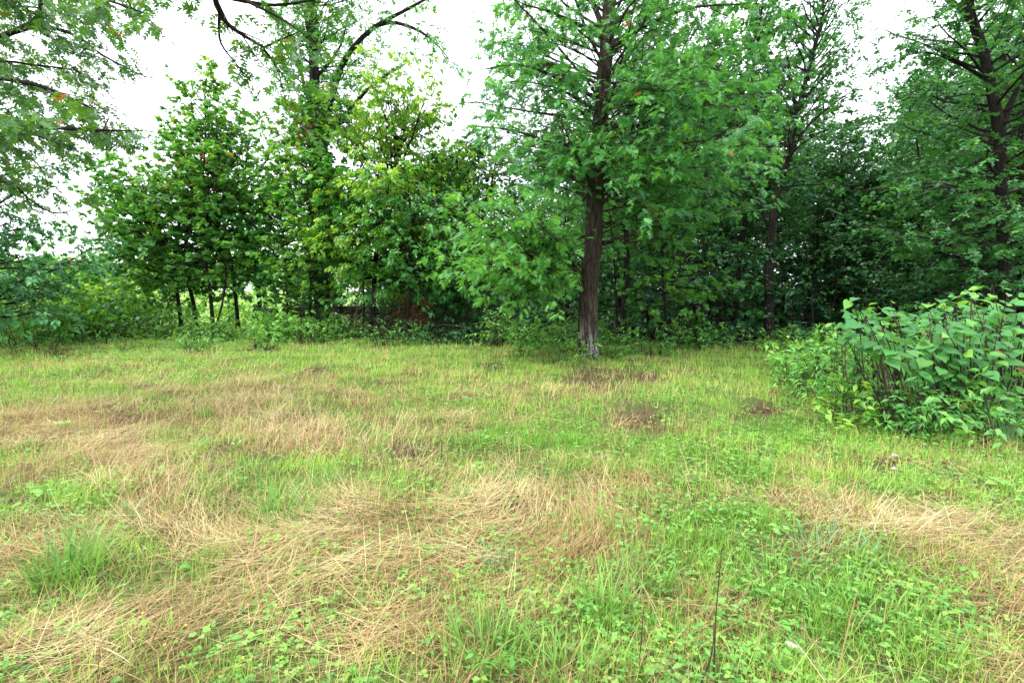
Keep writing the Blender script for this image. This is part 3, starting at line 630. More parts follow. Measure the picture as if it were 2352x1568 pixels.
# ---- the big oak in front of the wood
def build_oak():
    B = ground_at(1350, 12.1)
    g = lambda px, py, dy=0.0: at(px, py, 12.1 + dy) - B
    ctrl = [g(1352, 826), g(1350, 760), g(1353, 650), g(1364, 540), g(1368, 420), g(1378, 300), g(1386, 190), g(1394, 90), g(1400, -10), g(1404, -130, .2), g(1404, -300, .3), g(1410, -480, .4)]
    ex = []
    def limb(pts, r, n=12): ex.append((spline([g(*p) for p in pts], n), r))
    # low limbs sweeping left, and the others that show
    limb([(1338, 655), (1290, 640, -.3), (1235, 600, -.7), (1180, 560, -1.0), (1120, 540, -1.2)], .07)
    limb([(1338, 650), (1270, 630, -.5), (1210, 625, -1.2), (1140, 610, -1.5), (1075, 600, -1.6)], .045)
    limb([(1336, 660), (1290, 655, .2), (1230, 640, .5), (1160, 620, .6)], .035)
    limb([(1270, 628, -.4), (1220, 560, -.8), (1180, 510, -1.1), (1140, 480, -1.2)], .035)
    limb([(1240, 602, -.6), (1250, 540, -1.0), (1260, 490, -1.3)], .03)
    limb([(1385, 380), (1420, 365, -.3), (1480, 345, -.8), (1560, 330, -1.2), (1650, 320, -1.6)], .055)
    limb([(1385, 560), (1440, 545, .3), (1500, 520, .8), (1600, 500, 1.2), (1700, 480, 1.4)], .04)
    limb([(1385, 600), (1430, 560, -.6), (1470, 520, -1.2), (1530, 490, -1.8)], .03)
    limb([(1390, 310), (1440, 260, .3), (1490, 200, .5), (1560, 150, .8), (1680, 110, 1.2)], .06)
    limb([(1385, 330), (1460, 290, -.6), (1540, 260, -1.4), (1640, 240, -2.0), (1720, 260, -2.3)], .05)
    limb([(1370, 290), (1310, 265, .2), (1250, 262, .3), (1180, 250, .2)], .03)
    limb([(1390, 90), (1335, 60, -.3), (1270, 30, -.8), (1200, 10, -1.2)], .06)
    limb([(1392, 80), (1340, -40, 0), (1290, -120, .2)], .08)
    limb([(1375, 400), (1300, 390, .6), (1220, 400, 1.0), (1150, 430, 1.4)], .04)
    limb([(1375, 230), (1300, 190, -.8), (1200, 150, -1.6), (1110, 160, -2.2)], .05)
    limb([(1370, 330), (1280, 330, -.6), (1180, 300, -1.2), (1090, 290, -1.4)], .05)
    limb([(1390, 120), (1480, 60, -.8), (1580, 20, -1.8), (1700, 10, -2.6)], .06)
    limb([(1395, 60), (1500, 0, 1), (1620, -60, 2), (1740, -90, 2.6)], .06)
    limb([(1365, 430), (1330, 470, -1.0), (1310, 480, -1.8)], .03)
    limb([(1380, 240), (1450, 180, -1.4), (1500, 170, -2.4), (1560, 160, -3.0)], .045)
    limb([(1368, 370), (1400, 380, -1.2), (1430, 400, -2.2), (1460, 440, -2.6)], .035)
    r = np.random.default_rng(19)
    for k in range(40):                              # low spreading mass on the left
        tx, ty = r.uniform(1040, 1300), r.uniform(445, 690); dy = r.uniform(-2.3, .2)
        if ty > 640 and tx < 1120: continue
        limb([(1337, 650 - .2 * (650 - ty)), ((1337 + tx) / 2 + r.uniform(-20, 20), (640 + ty) / 2 + r.uniform(-15, 10), dy * .5), (tx, ty, dy)], .022, 8)
    for k in range(36):                              # right hand mass
        tx, ty = r.uniform(1440, 1770), r.uniform(60, 470); dy = r.uniform(-3.2, 1.2)
        limb([(1384, ty + r.uniform(30, 110)), ((1384 + tx) / 2, ty + r.uniform(0, 50), dy * .5), (tx, ty, dy)], .022, 8)
    for k in range(28):                              # upper left mass
        tx, ty = r.uniform(1090, 1330), r.uniform(20, 400); dy = r.uniform(-2.6, 1.2)
        if tx < 1150 and ty > 330: continue
        limb([(1376, ty + r.uniform(20, 90)), ((1376 + tx) / 2, ty + r.uniform(0, 40), dy * .5), (tx, ty, dy)], .022, 8)
    for k in range(5):
        tx, ty = r.uniform(1340, 1440), r.uniform(300, 390); dy = r.uniform(-2.6, -1.6)
        limb([(1376, ty + 20), (tx, ty, dy)], .014, 5)
    def thin(rng, lp):                               # the trunk shows between the leaf masses, the sky left of the crown
        w = lp + B; px, py = project(w[:, 0], w[:, 1], w[:, 2]); q = rng.random(len(lp)); ex_ = 20 * vnoise(w[:, 2] * 3, w[:, 0] * 2, 3) - 10
        tr = np.interp(py, [0, 400, 820], [1395, 1371, 1350]); on = (np.abs(px - tr) < 34 + ex_) & (w[:, 1] < 12.3)
        edge = np.interp(py, [0, 60, 200, 330, 420, 440], [1100, 1080, 1055, 1095, 1230, 1000]) + ex_ * 2
        return (on & (((py > 395) & (q < .93)) | ((py > 80) & (py < 280) & (q < .8)) | ((py > 600) & (q < 1.1)))) | ((px < edge) & (py < 440)) | ((px > 1790) & (py > 300))
    def young(lp):                                   # raises the leaf tint on the low left limb, slight noise elsewhere
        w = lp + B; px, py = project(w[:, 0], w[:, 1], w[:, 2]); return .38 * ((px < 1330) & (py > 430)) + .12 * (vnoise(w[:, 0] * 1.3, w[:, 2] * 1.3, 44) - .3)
    def clear(P_):                                   # leave the lower trunk in sight
        w = P_.mean(0) + B; px, py = project(w[0], w[1], w[2])
        e = P_[-1] + B; ex_, ey_ = project(e[0], e[1], e[2])
        return (w[1] < 12.1 and 1325 < px < 1420 and py > 380) or (ex_ < 1150 and ey_ > 250) or (ex_ > 1850)
    t = make_tree('oak_tree', 'large oak with thick brown trunk standing alone in front of the dark wood', 'tree', B, ctrl, .245, .10, 11, 'oak', 'oak', .17, 2.7, 10.5, 3.6, 42,
        bark='bark', limb_kw=dict(el=(-2, 45), prof=lambda u: .75 + .5 * math.sin(math.pi * min(1, u * 1.3)), skew=(.08, 0)),
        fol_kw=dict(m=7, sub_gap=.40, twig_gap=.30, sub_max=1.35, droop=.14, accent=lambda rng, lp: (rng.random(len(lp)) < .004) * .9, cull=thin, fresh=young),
        extra_limbs=ex, sides=40, ridge=.16, nring=110, rootflare=.35, drop_limb=clear)
    # short dead twigs bristling from the upper trunk
    rng = np.random.default_rng(3); b = MB(); ax = trunk_axis(spline(ctrl, 60)); n = 26
    z = rng.uniform(4.6, 6.6, n); p0 = np.array([ax(v) for v in z]); a = rng.uniform(3.3, 6.1, n)
    p0 = p0 + .2 * np.stack([np.cos(a), np.sin(a), 0 * a], 1); p1 = p0 + np.stack([np.cos(a), np.sin(a) * .6, rng.uniform(-.3, .8, n)], 1) * rng.uniform(.15, .5, (n, 1))
    sticks(b, p0, p1, .007, .002, 0, rng.random(n)); o = b.build('dead_twigs', ['bark_log'], t); o['kind'] = 'stuff'
build_oak()

def simple_tree(name, label, px, Y, ctrl_px, r0, r1, seed, leafm, shape, size, z0, H, Rr, nl, cat='tree', py0=None, fol=None, limb=None, ex=(), **kw):
    """ctrl_px: (px, py) points up the trunk at distance Y"""
    B = ground_at(px, Y); ctrl = [np.zeros(3)] + [at(a, b, Y) - B for a, b in ctrl_px]
    exl = [(spline([at(p[0], p[1], Y + (p[2] if len(p) > 2 else 0)) - B for p in pts], 10), r, *([lf] if lf is not None else [])) for pts, r, lf in ex]
    return make_tree(name, label, cat, B, ctrl, r0, r1, seed, leafm, shape, size, z0, H, Rr, nl, fol_kw=fol or {}, limb_kw=limb or {}, extra_limbs=exl, **kw)

cone = lambda u: 1.05 - .85 * u
egg = lambda u: math.sin(math.pi * (0.18 + 0.76 * u)) ** .8
def build_left_trees():
    FO = dict(m=10, sub_gap=.38, twig_gap=.25, sub_max=1.3, droop=.1)
    lm = dict(el=(0, 55), prof=egg)
    # slim maples in a row before the field
    B = ground_at(452, 19)
    simple_tree('maple_tree', 'tallest young maple left of the vine covered oak, orange tinted leaves in its crown', 452, 19, [(445, 700), (425, 600), (440, 450), (470, 330), (470, 215)], .085, .02, 21,
                'maple', 'maple_lo', .16, 1.7, 8.9, 2.8, 70, fol={**FO, 'accent': acc_region(370, 560, 290, 480, B, .5)}, limb=dict(el=(5, 60), prof=lambda u: (1.0 - .8 * u ** 1.4)))
    simple_tree('maple_tree', 'leaning young maple furthest left in the row, crown reaching out over the thicket', 418, 18, [(408, 680), (390, 600), (350, 500), (320, 430)], .07, .02, 22,
                'maple', 'maple_lo', .16, 1.2, 5.4, 2.2, 46, fol=FO, limb=dict(el=(0, 45), prof=egg, skew=(-.3, 0)))
    simple_tree('maple_tree', 'thin double stemmed young maple with crossing trunks and a low crown', 490, 17.4, [(487, 720), (480, 650), (470, 560), (480, 470)], .075, .025, 23,
                'maple', 'maple_lo', .15, 1.6, 5.8, 1.9, 34, fol=FO, limb=lm, ex=[([(494, 755), (510, 700), (520, 620), (510, 520)], .05, False)])
    simple_tree('maple_tree', 'straight slender young maple whose bare lower trunk shows against the bright field', 548, 18.2, [(542, 690), (535, 630), (520, 540), (500, 430), (505, 330)], .075, .02, 24,
                'maple', 'maple_lo', .15, 2.1, 7.2, 2.1, 42, fol=FO, limb=lm)
    simple_tree('maple_tree', 'forked young maple leaning left beside the log end, thin open crown', 600, 20, [(592, 650), (575, 560), (562, 480), (565, 380), (575, 310)], .1, .02, 25,
                'maple', 'maple_lo', .16, 1.8, 7.4, 2.1, 44, fol={**FO, 'm': 5}, limb=lm, ex=[([(585, 610), (610, 540), (640, 440), (640, 380)], .04, True)])
    simple_tree('maple_tree', 'small shaded maple sapling right behind the gap between trunks', 662, 18.5, [(660, 700), (655, 600), (650, 520)], .04, .012, 26,
                'maple', 'maple_lo', .15, .9, 5.0, 1.9, 36, fol=FO, limb=lm)
    simple_tree('maple_tree', 'low maple sapling with broad pale leaves before the fallen log', 690, 17.2, [(692, 740), (688, 690)], .03, .01, 27,
                'lime', 'maple', .17, .7, 2.3, 1.2, 14, fol={**FO, 'm': 5}, limb=dict(el=(5, 40)))
    # the tall vine covered oak
    B = ground_at(745, 18.2); g = lambda px, py, dy=0.0: at(px, py, 18.2 + dy) - B
    ex = []
    def limb(pts, r, leaf=True): ex.append((spline([g(*p) for p in pts], 12), r, leaf))
    limb([(730, 330), (760, 230, .2), (790, 140, .3), (850, 70, .3), (920, 30, .2), (985, -5, 0)], .16)
    limb([(865, 60, .3), (905, 52, 0), (960, 70, -.2), (1000, 100, -.3), (1030, 135, -.4)], .08)
    limb([(738, 350), (775, 290, -.3), (815, 240, -.6), (850, 200, -.8), (900, 165, -1.0), (935, 145, -1.0)], .10)
    limb([(722, 260), (700, 200, .2), (680, 120, .3), (640, 40, .4)], .07)
    limb([(722, 200), (715, 120), (700, 30), (690, -40)], .09)
    limb([(735, 300), (690, 260, -.4), (650, 250, -.6)], .04)
    limb([(725, 180), (780, 110, .6), (800, 30, .8)], .07)
    t = make_tree('oak_tree', 'tall vine covered oak on the left with a thick limb rising to the right', 'tree', B,
        [g(745, 775), g(742, 700), g(735, 600), g(733, 480), g(726, 380), g(722, 280), g(722, 180), g(718, 60), g(712, -80), g(705, -240)], .27, .12, 31, 'oak', 'oak_lo', .16, 6.2, 13.5, 2.6, 62,
        limb_kw=dict(el=(5, 50), prof=lambda u: .72), fol_kw=dict(m=7, sub_gap=.34, twig_gap=.22, sub_max=1.2), extra_limbs=ex, sides=18, nring=50)
    rng = np.random.default_rng(8); b = MB(); ax = trunk_axis(np.array([g(745, 775), g(742, 700), g(735, 600), g(733, 480), g(726, 380), g(722, 280), g(722, 180)]))
    n = 5200; z = rng.uniform(.1, 8.4, n); a = rng.uniform(0, 6.283, n); dens = vnoise(a * 1.2, z * 1.4, 12); k = dens > .30; z, a = z[k], a[k]; n = len(z)
    c = np.array([ax(v) for v in z]); rr = .25 + rng.random(n) ** 2 * .42 * (.5 + vnoise(a * 1.5, z * 1.1, 19)); o_ = np.stack([np.cos(a), np.sin(a), 0 * a], 1)
    place(b, 'round', c + o_ * rr[:, None], o_ * .5 + rng.normal(0, .4, (n, 3)) + np.array([0, 0, -.6]), o_ + np.array([0, 0, .7]) + rng.normal(0, .3, (n, 3)), rng.uniform(.08, .19, n), np.stack([rng.beta(2, 2, n), 0 * z, 0 * z], 1))
    b.build('ivy', ['ivy'], t)
    B = ground_at(728, 16.6)
    simple_tree('maple_tree', 'bushy young maple with reddish tips standing in front of the vine covered oak', 712, 16.9, [(712, 700), (712, 600), (716, 480), (722, 360), (726, 300)], .06, .015, 28,
                'maple', 'maple_lo', .16, 1.2, 7.0, 1.9, 62, fol={**FO, 'accent': acc_region(620, 860, 250, 340, ground_at(712, 16.9), .35)}, limb=dict(el=(5, 60), prof=lambda u: .62 + .5 * u - .75 * u ** 3))
    # lime green hickory group
    simple_tree('hickory_tree', 'bright lime green hickory with rounded crown between the two oaks', 856, 17.2, [(858, 700), (862, 600), (880, 480), (910, 380), (930, 290)], .095, .03, 41,
                'lime', 'oval', .17, 1.9, 7.6, 2.8, 66, fol=dict(m=10, sub_gap=.34, twig_gap=.2, sub_max=1.2, droop=.22), limb=dict(el=(-2, 60), prof=egg))
    simple_tree('hickory_tree', 'second hickory leaning right, its lime crown bordering the gap of sky', 985, 18.5, [(985, 700), (1000, 600), (1010, 500), (1020, 420)], .08, .025, 42,
                'lime', 'oval', .17, 1.3, 6.0, 2.5, 54, fol=dict(m=9, sub_gap=.34, twig_gap=.2, sub_max=1.2, droop=.22), limb=dict(el=(-5, 50), prof=egg))
    simple_tree('hickory_tree', 'thin dark stemmed sapling beside the brush pile left of the hickory trunk', 832, 16.6, [(836, 700), (834, 620), (842, 540)], .045, .015, 43,
                'maple', 'maple_lo', .15, 2.0, 4.6, 2.0, 30, fol=FO, limb=lm)
    simple_tree('hickory_tree', 'drooping green hickory overhanging the brush pile', 935, 15.8, [(940, 700), (945, 600), (950, 530)], .05, .015, 44,
                'maple', 'oval', .16, 1.5, 4.3, 1.9, 34, fol=dict(m=8, sub_gap=.36, twig_gap=.2, sub_max=1.2, droop=.3), limb=dict(el=(-5, 45), prof=egg))
    # left edge: tree standing just outside, limbs reaching in
    def far_cull(lp, B_):
        w = lp + B_; px, py = project(w[:, 0], w[:, 1], w[:, 2]); lim = np.interp(py, [0, 100, 160, 200, 250, 330, 345, 460, 520], [345, 330, 345, 200, 250, 320, 190, 230, 0])
        return px > lim + 30 * vnoise(w[:, 2] * 4, w[:, 0] * 4, 2)
    Bo = np.array([-8.6, 6.6, float(height(-8.6, 6.6))])
    B = np.array([-8.6, 6.6, float(height(-8.6, 6.6))]); g = lambda px, py, Y: at(px, py, Y) - B
    ex = []
    def limb2(pts, r, leaf=True): ex.append((spline([g(*p) for p in pts], 12), r, leaf))
    limb2([(-260, 200, 6.6), (-60, 110, 6.4), (60, 60, 6.2), (90, 30, 6.1), (100, -60, 6.0)], .05)
    limb2([(0, 85, 6.3), (90, 62, 6.2), (170, 80, 6.1), (240, 130, 6.0), (330, 175, 5.9)], .028)
    limb2([(-200, 20, 6.0), (0, -40, 5.6), (150, -30, 5.3), (260, 5, 5.1), (330, 30, 5.0)], .03)
    limb2([(-260, 300, 6.6), (-60, 190, 6.1), (60, 190, 5.8), (150, 220, 5.7), (230, 260, 5.6)], .035)
    limb2([(-260, 330, 6.6), (-60, 290, 6.0), (60, 292, 5.6), (150, 295, 5.4), (240, 300, 5.3), (300, 300, 5.25)], .035)
    limb2([(-260, 360, 6.6), (0, 410, 6.8), (70, 460, 7.0), (130, 490, 7.1), (200, 470, 7.2)], .022)
    limb2([(-260, 300, 6.6), (-20, 260, 6.8), (80, 310, 6.9), (190, 350, 7.0)], .022)
    limb2([(-260, 250, 6.6), (-120, 320, 7.0), (10, 330, 7.4), (90, 380, 7.6), (110, 430, 7.7)], .025)
    limb2([(-260, 150, 6.6), (-20, 140, 6.6), (80, 150, 6.7), (180, 165, 6.8), (250, 215, 6.9)], .022)
    limb2([(-200, 60, 6.6), (-20, 20, 6.9), (100, 20, 7.1), (220, 60, 7.3)], .022)
    make_tree('oak_tree', 'red oak rooted beyond the left edge with lobed leaves hanging into the sky', 'tree', B, [np.zeros(3), np.array([.1, 0, 2.5]), np.array([0, .1, 5]), np.array([.2, 0, 8])], .22, .12, 51,
        'oak_near', 'oak', .135, 4.5, 8, 1.6, 3, extra_limbs=ex, limb_kw=dict(skew=(-.5, 0)), fol_kw=dict(m=7, sub_gap=.2, twig_gap=.15, sub_max=.55, sub_len=.35, droop=.2, flat=.12, tilt=.7, ros=.8, cull=lambda r, lp: far_cull(lp, Bo), accent=lambda r, lp: (r.random(len(lp)) < .01) * .9, twig_r=.0025), drop_limb=lambda P_: P_[-1][0] > .4)
    # dark tree at the left edge, further off
    B = ground_at(-60, 12.5)
    make_tree('cherry_tree', 'dense dark cherry tree at the left edge behind the thicket', 'tree', B, [np.zeros(3), np.array([.1, 0, 2]), np.array([0, 0, 5.4])], .14, .04, 52, 'forest', 'oval', .16, .9, 6.0, 2.7, 64,
        limb_kw=dict(el=(0, 50), prof=lambda u: 1 - .55 * u), fol_kw=dict(m=8, sub_gap=.38, twig_gap=.24, sub_max=1.2, droop=.25))
    # big lobed leaves of a limb hanging in from above, the trunk behind the camera's left shoulder
    B = np.array([-2.0, -2.5, float(height(-2.0, -2.5))]); g = lambda px, py, Y: at(px, py, Y) - B; ex = []
    limb2([(700, -900, 2.2), (560, -300, 3.4), (490, -60, 4.0), (505, 30, 4.2), (540, 70, 4.3), (605, 110, 4.4), (640, 165, 4.5)], .035)
    limb2([(505, 20, 4.2), (503, 70, 4.3), (510, 105, 4.35), (545, 150, 4.4), (590, 200, 4.5)], .014, True)
    limb2([(500, -10, 4.1), (620, 12, 4.2), (720, 0, 4.2), (800, -20, 4.2)], .018)
    limb2([(605, 110, 4.4), (660, 85, 4.3), (720, 60, 4.2)], .012)
    limb2([(560, 0, 4.1), (640, 40, 4.0), (700, 80, 3.95), (730, 110, 3.9)], .012)
    make_tree('oak_tree', 'oak behind the viewer whose bright lobed leaves hang in at the top', 'tree', B, [np.zeros(3), np.array([.1, 0, 3]), np.array([.3, .6, 6]), np.array([.4, 1.2, 9])], .25, .1, 53,
        'oak_near', 'oak', .13, 6.5, 9, 1.5, 6, extra_limbs=ex, fol_kw=dict(m=5, sub_gap=.14, twig_gap=.14, sub_max=.5, sub_len=.3, droop=.08, t0=.5, flat=.12, twig_r=.002, accent=lambda r, lp: (r.random(len(lp)) < .03) * .3))
build_left_trees()

# ---- wood on the right
def build_wood():
    FO = dict(m=8, sub_gap=.44, twig_gap=.28, sub_max=1.5, droop=.1)
    simple_tree('young_oak', 'dark slim oak just behind the big oak, trunk split near the ground', 1430, 14.6, [(1432, 720), (1440, 600), (1436, 480), (1440, 330), (1450, 200)], .11, .04, 61,
                'forest', 'oak_lo', .17, 3.2, 8.6, 2.4, 36, bark='bark_dark', fol=FO, limb=dict(el=(0, 50), prof=egg), ex=[([(1418, 800), (1416, 700), (1410, 600), (1400, 480)], .05, False)])
    simple_tree('maple_tree', 'leafy green maple sapling right of the big oak, branches sweeping nearly to the ground', 1530, 14.2, [(1528, 700), (1522, 620), (1520, 540)], .05, .015, 62,
                'maple', 'maple_lo', .16, .8, 4.1, 1.45, 34, fol=FO, limb=dict(el=(-5, 50), prof=egg))
    # forked tree with lichen
    simple_tree('forked_tree', 'lichen spotted dark tree forking halfway up at the edge of the wood', 1768, 17, [(1766, 700), (1768, 600), (1775, 500), (1790, 430), (1805, 380), (1830, 270), (1860, 150), (1890, 40)], .16, .05, 63,
                'forest', 'oak_lo', .17, 5.2, 11.6, 2.5, 50, bark='bark_lichen', fol={**FO, 'm': 5}, limb=dict(el=(10, 65), prof=lambda u: .85), sides=14,
                ex=[([(1775, 540), (1755, 490), (1735, 440), (1715, 380), (1700, 280)], .09, True), ([(1800, 400), (1840, 310), (1900, 250), (1985, 190)], .06, True), ([(1830, 270), (1815, 180), (1800, 80)], .06, True)])
    # big tree at the right edge
    simple_tree('oak_tree', 'heavy dark oak at the right edge with crooked upper trunk forking right', 2310, 13.6, [(2310, 640), (2306, 520), (2300, 420), (2295, 300), (2280, 220), (2262, 130), (2225, 20), (2190, -120)], .17, .09, 64,
                'forest', 'oak_lo', .18, 1.5, 10, 2.8, 60, bark='bark_dark', fol={**FO, 'm': 8}, limb=dict(el=(-8, 50), prof=lambda u: .95, skew=(-.1, 0)), sides=14,
                ex=[([(2300, 290), (2325, 230), (2350, 180), (2390, 110)], .1, True), ([(2290, 470), (2230, 440, -.6), (2150, 420, -1.2), (2090, 430, -1.6)], .05, True),
                    ([(2300, 560), (2230, 540, -.8), (2160, 530, -1.4)], .04, True), ([(2290, 200), (2210, 150, .4), (2130, 120, .6), (2080, 130, .8)], .05, True)])
    simple_tree('oak_tree', 'second dark oak trunk right beside the heavy one at the right edge', 2352, 16, [(2350, 500), (2345, 380), (2350, 250), (2360, 120)], .15, .07, 65,
                'forest', 'oak_lo', .17, 3.4, 10.4, 2.4, 36, fol=FO, limb=dict(el=(0, 50), prof=egg))
    # background kinds, copied with their parts
    protos = []
    park = np.array([0.0, 0.0, 0.0])
    def proto(name, H, r0, zb, Rr, nl, seed, leafm, shape, size, el, prof, **fk):
        rng = np.random.default_rng(seed)
        ctrl = [np.zeros(3)] + [np.array([rng.normal(0, .12) * k, rng.normal(0, .12) * k, H * k / 4]) for k in range(1, 5)]
        return make_tree(name, 'x', 'tree', park, ctrl, r0, .03, seed, leafm, shape, size, zb, H, Rr, nl, parts=False, limb_kw=dict(el=el, prof=prof), fol_kw=dict(m=9, sub_gap=.46, twig_gap=.3, sub_max=1.8, **fk), sides=8, nring=14)
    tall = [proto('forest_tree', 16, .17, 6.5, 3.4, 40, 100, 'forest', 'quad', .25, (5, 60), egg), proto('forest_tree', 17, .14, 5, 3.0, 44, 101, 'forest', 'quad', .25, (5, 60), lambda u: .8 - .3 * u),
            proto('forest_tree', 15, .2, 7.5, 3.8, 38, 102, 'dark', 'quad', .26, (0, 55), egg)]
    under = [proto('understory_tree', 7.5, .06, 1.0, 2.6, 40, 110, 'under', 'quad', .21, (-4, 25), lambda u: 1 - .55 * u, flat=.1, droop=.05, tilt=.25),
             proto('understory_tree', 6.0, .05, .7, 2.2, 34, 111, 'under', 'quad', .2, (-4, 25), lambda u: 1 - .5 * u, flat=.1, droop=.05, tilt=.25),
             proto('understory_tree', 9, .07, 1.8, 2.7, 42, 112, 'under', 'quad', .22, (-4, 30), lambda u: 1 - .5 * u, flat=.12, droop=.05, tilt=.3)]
    used = set()
    rng = np.random.default_rng(77)
    def put(kind, k, px, Y, label, group, sc=1.0):
        src = (tall if kind == 't' else under)[k]; B = ground_at(px, Y, -.05)
        if id(src) not in used:
            used.add(id(src)); src.location = [float(c) for c in B]; src.rotation_euler = (0, 0, rng.uniform(0, 6.28)); src.scale = (sc,) * 3; src['label'] = label; src['group'] = group; return
        dup(src, B, rng.uniform(0, 6.28), label, group, sc, sc * rng.uniform(.92, 1.08))
    G, U = 'tall trees inside the wood', 'understory trees in the shade of the wood'
    T = [(0, 1692, 21, 'dark trunk just left of the lichen spotted forked tree', .9), (1, 1862, 27, 'slim forest tree standing behind and right of the forked tree', .85), (2, 1925, 24, 'dark forest tree midway between the forked tree and the leafy shrub', .7),
         (0, 2035, 26, 'thick dark trunk left of the paired trunks above the shrub', .74), (1, 2078, 22, 'straight tall trunk with thin side branches above the left end of the shrub', .66), (2, 1600, 23, 'forest tree deep behind the sapling right of the big oak', .9),
         (0, 2150, 28, 'dark forest tree above the middle of the leafy shrub', .95), (1, 2236, 23, 'forest tree in deep shade behind the heavy right oak', 1.0), (0, 1300, 27, 'thin dark trunk seen under the low limb of the big oak', .72), (1, 1500, 27, 'forest tree hidden behind the crown right of the big oak', .95),
         (1, 1105, 24, 'shaded tree behind the brush pile and hickory', .52), (2, 1215, 31, 'round topped tree rising in the gap left of the big oak', .62), (0, 1030, 27, 'tree behind the lime hickory, touching the sky gap', .56), (2, 1390, 31, 'forest tree directly behind the big oak trunk', .85),
         (0, 1750, 36, 'faint trunk deep behind the forked tree', 1.05), (1, 1830, 42, 'pale green crown deepest in the wood behind the forked tree', 1.0), (2, 1965, 38, 'tree deep in the wood below the right sky gap', .8), (0, 2110, 37, 'deep forest tree right of the sky gap', 1.05),
         (1, 2290, 34, 'deep forest tree behind the right edge oaks', 1.15), (2, 2440, 25, 'forest tree beyond the right edge', 1.1), (0, 2500, 34, 'furthest right forest tree beyond the frame edge', 1.1), (1, 1580, 38, 'deep forest tree behind the big oak crown', 1.1), (2, 1670, 30, 'broad crowned forest tree between big oak and forked tree', 1.0),
         (0, 1450, 40, 'deepest tree behind the slim dark oak', 1.0), (1, 1290, 40, 'distant woodland tree between hickory and big oak', .68), (1, 2190, 44, 'most distant tree above the shrub', 1.1)]
    for k, px, Y, lab, sc in T: put('t', k, px, Y, lab, G, sc)
    Ut = [(0, 1640, 23.5, 'layered understory tree some way into the wood right of the maple sapling', 1), (1, 1850, 22.5, 'low layered tree right of the forked trunk', 1.1), (2, 1960, 24, 'layered understory tree with flat pale sprays in the dark middle of the wood', 1.0), (0, 2080, 22, 'understory tree behind the left tip of the shrub', .95),
          (2, 2180, 19, 'tall understory tree behind the shrub top', 1.1), (1, 2290, 16, 'understory tree filling the space below the right oaks', 1.1), (1, 1700, 25, 'understory tree in shade left of the forked trunk', 1.2), (0, 1560, 18.5, 'understory tree behind the maple sapling', 1.2),
          (1, 1310, 19, 'low understory tree seen beneath the big oak limb', .75), (0, 1230, 21, 'spreading bluish understory tree behind the weedy bushes', .62), (2, 1130, 19, 'understory tree right of the brush pile', .75), (0, 1050, 18, 'understory tree at the back of the brush pile', .85), (2, 1420, 19, 'understory tree between both oak trunks', .95),
          (0, 1790, 26, 'understory tree far behind the fork', 1.2), (2, 1900, 30, 'understory tree deep below the sky gap', 1.2), (1, 2030, 28, 'dark understory tree in the heart of the wood', 1.3), (0, 2140, 25, 'understory tree deep behind the shrub', 1.3), (2, 2370, 21, 'understory tree at the right frame edge', 1.2),
          (2, 1480, 24, 'understory tree deep right of the big oak', 1.2), (1, 1190, 27, 'understory tree deep in the gap between hickory and oak', 1.0), (1, 1650, 28, 'dark understory tree deep left of the fork', 1.3), (0, 2460, 17, 'understory tree just beyond the right edge', 1.2), (1, 1000, 22, 'shaded understory tree behind the drooping hickory', .9), (0, 1370, 25, 'understory tree deep behind the big oak', 1.1)]
    for k, px, Y, lab, sc in Ut: put('u', k, px, Y, lab, U, sc)
    # far side of the wood reads as one mass
    n = 60000; b = MB(); X = rng.uniform(-9, 66, n); Yd = rng.uniform(44, 54, n); Z = rng.random(n) ** .8 * 17
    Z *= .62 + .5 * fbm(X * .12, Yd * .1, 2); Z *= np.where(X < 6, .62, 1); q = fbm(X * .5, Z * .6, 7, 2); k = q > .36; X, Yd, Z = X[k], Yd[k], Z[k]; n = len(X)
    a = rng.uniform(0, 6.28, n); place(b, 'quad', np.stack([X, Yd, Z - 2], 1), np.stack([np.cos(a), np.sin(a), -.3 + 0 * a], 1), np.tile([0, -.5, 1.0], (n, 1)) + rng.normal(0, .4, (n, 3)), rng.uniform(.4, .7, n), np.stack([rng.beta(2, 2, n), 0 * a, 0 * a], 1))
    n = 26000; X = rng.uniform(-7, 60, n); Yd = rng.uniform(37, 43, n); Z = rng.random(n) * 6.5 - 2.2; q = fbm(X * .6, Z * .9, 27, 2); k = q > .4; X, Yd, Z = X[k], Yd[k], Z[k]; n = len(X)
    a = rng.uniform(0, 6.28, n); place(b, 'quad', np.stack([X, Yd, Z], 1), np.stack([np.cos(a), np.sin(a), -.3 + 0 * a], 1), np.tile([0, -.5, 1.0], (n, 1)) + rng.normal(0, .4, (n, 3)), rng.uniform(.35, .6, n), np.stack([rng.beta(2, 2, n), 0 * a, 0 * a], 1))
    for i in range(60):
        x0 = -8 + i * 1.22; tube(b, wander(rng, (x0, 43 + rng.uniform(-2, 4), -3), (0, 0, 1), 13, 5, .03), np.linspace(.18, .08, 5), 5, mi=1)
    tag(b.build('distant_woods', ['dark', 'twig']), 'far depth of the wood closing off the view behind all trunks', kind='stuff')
    # thin shade-grown poles
    Gp = 'thin bare saplings in the wood'
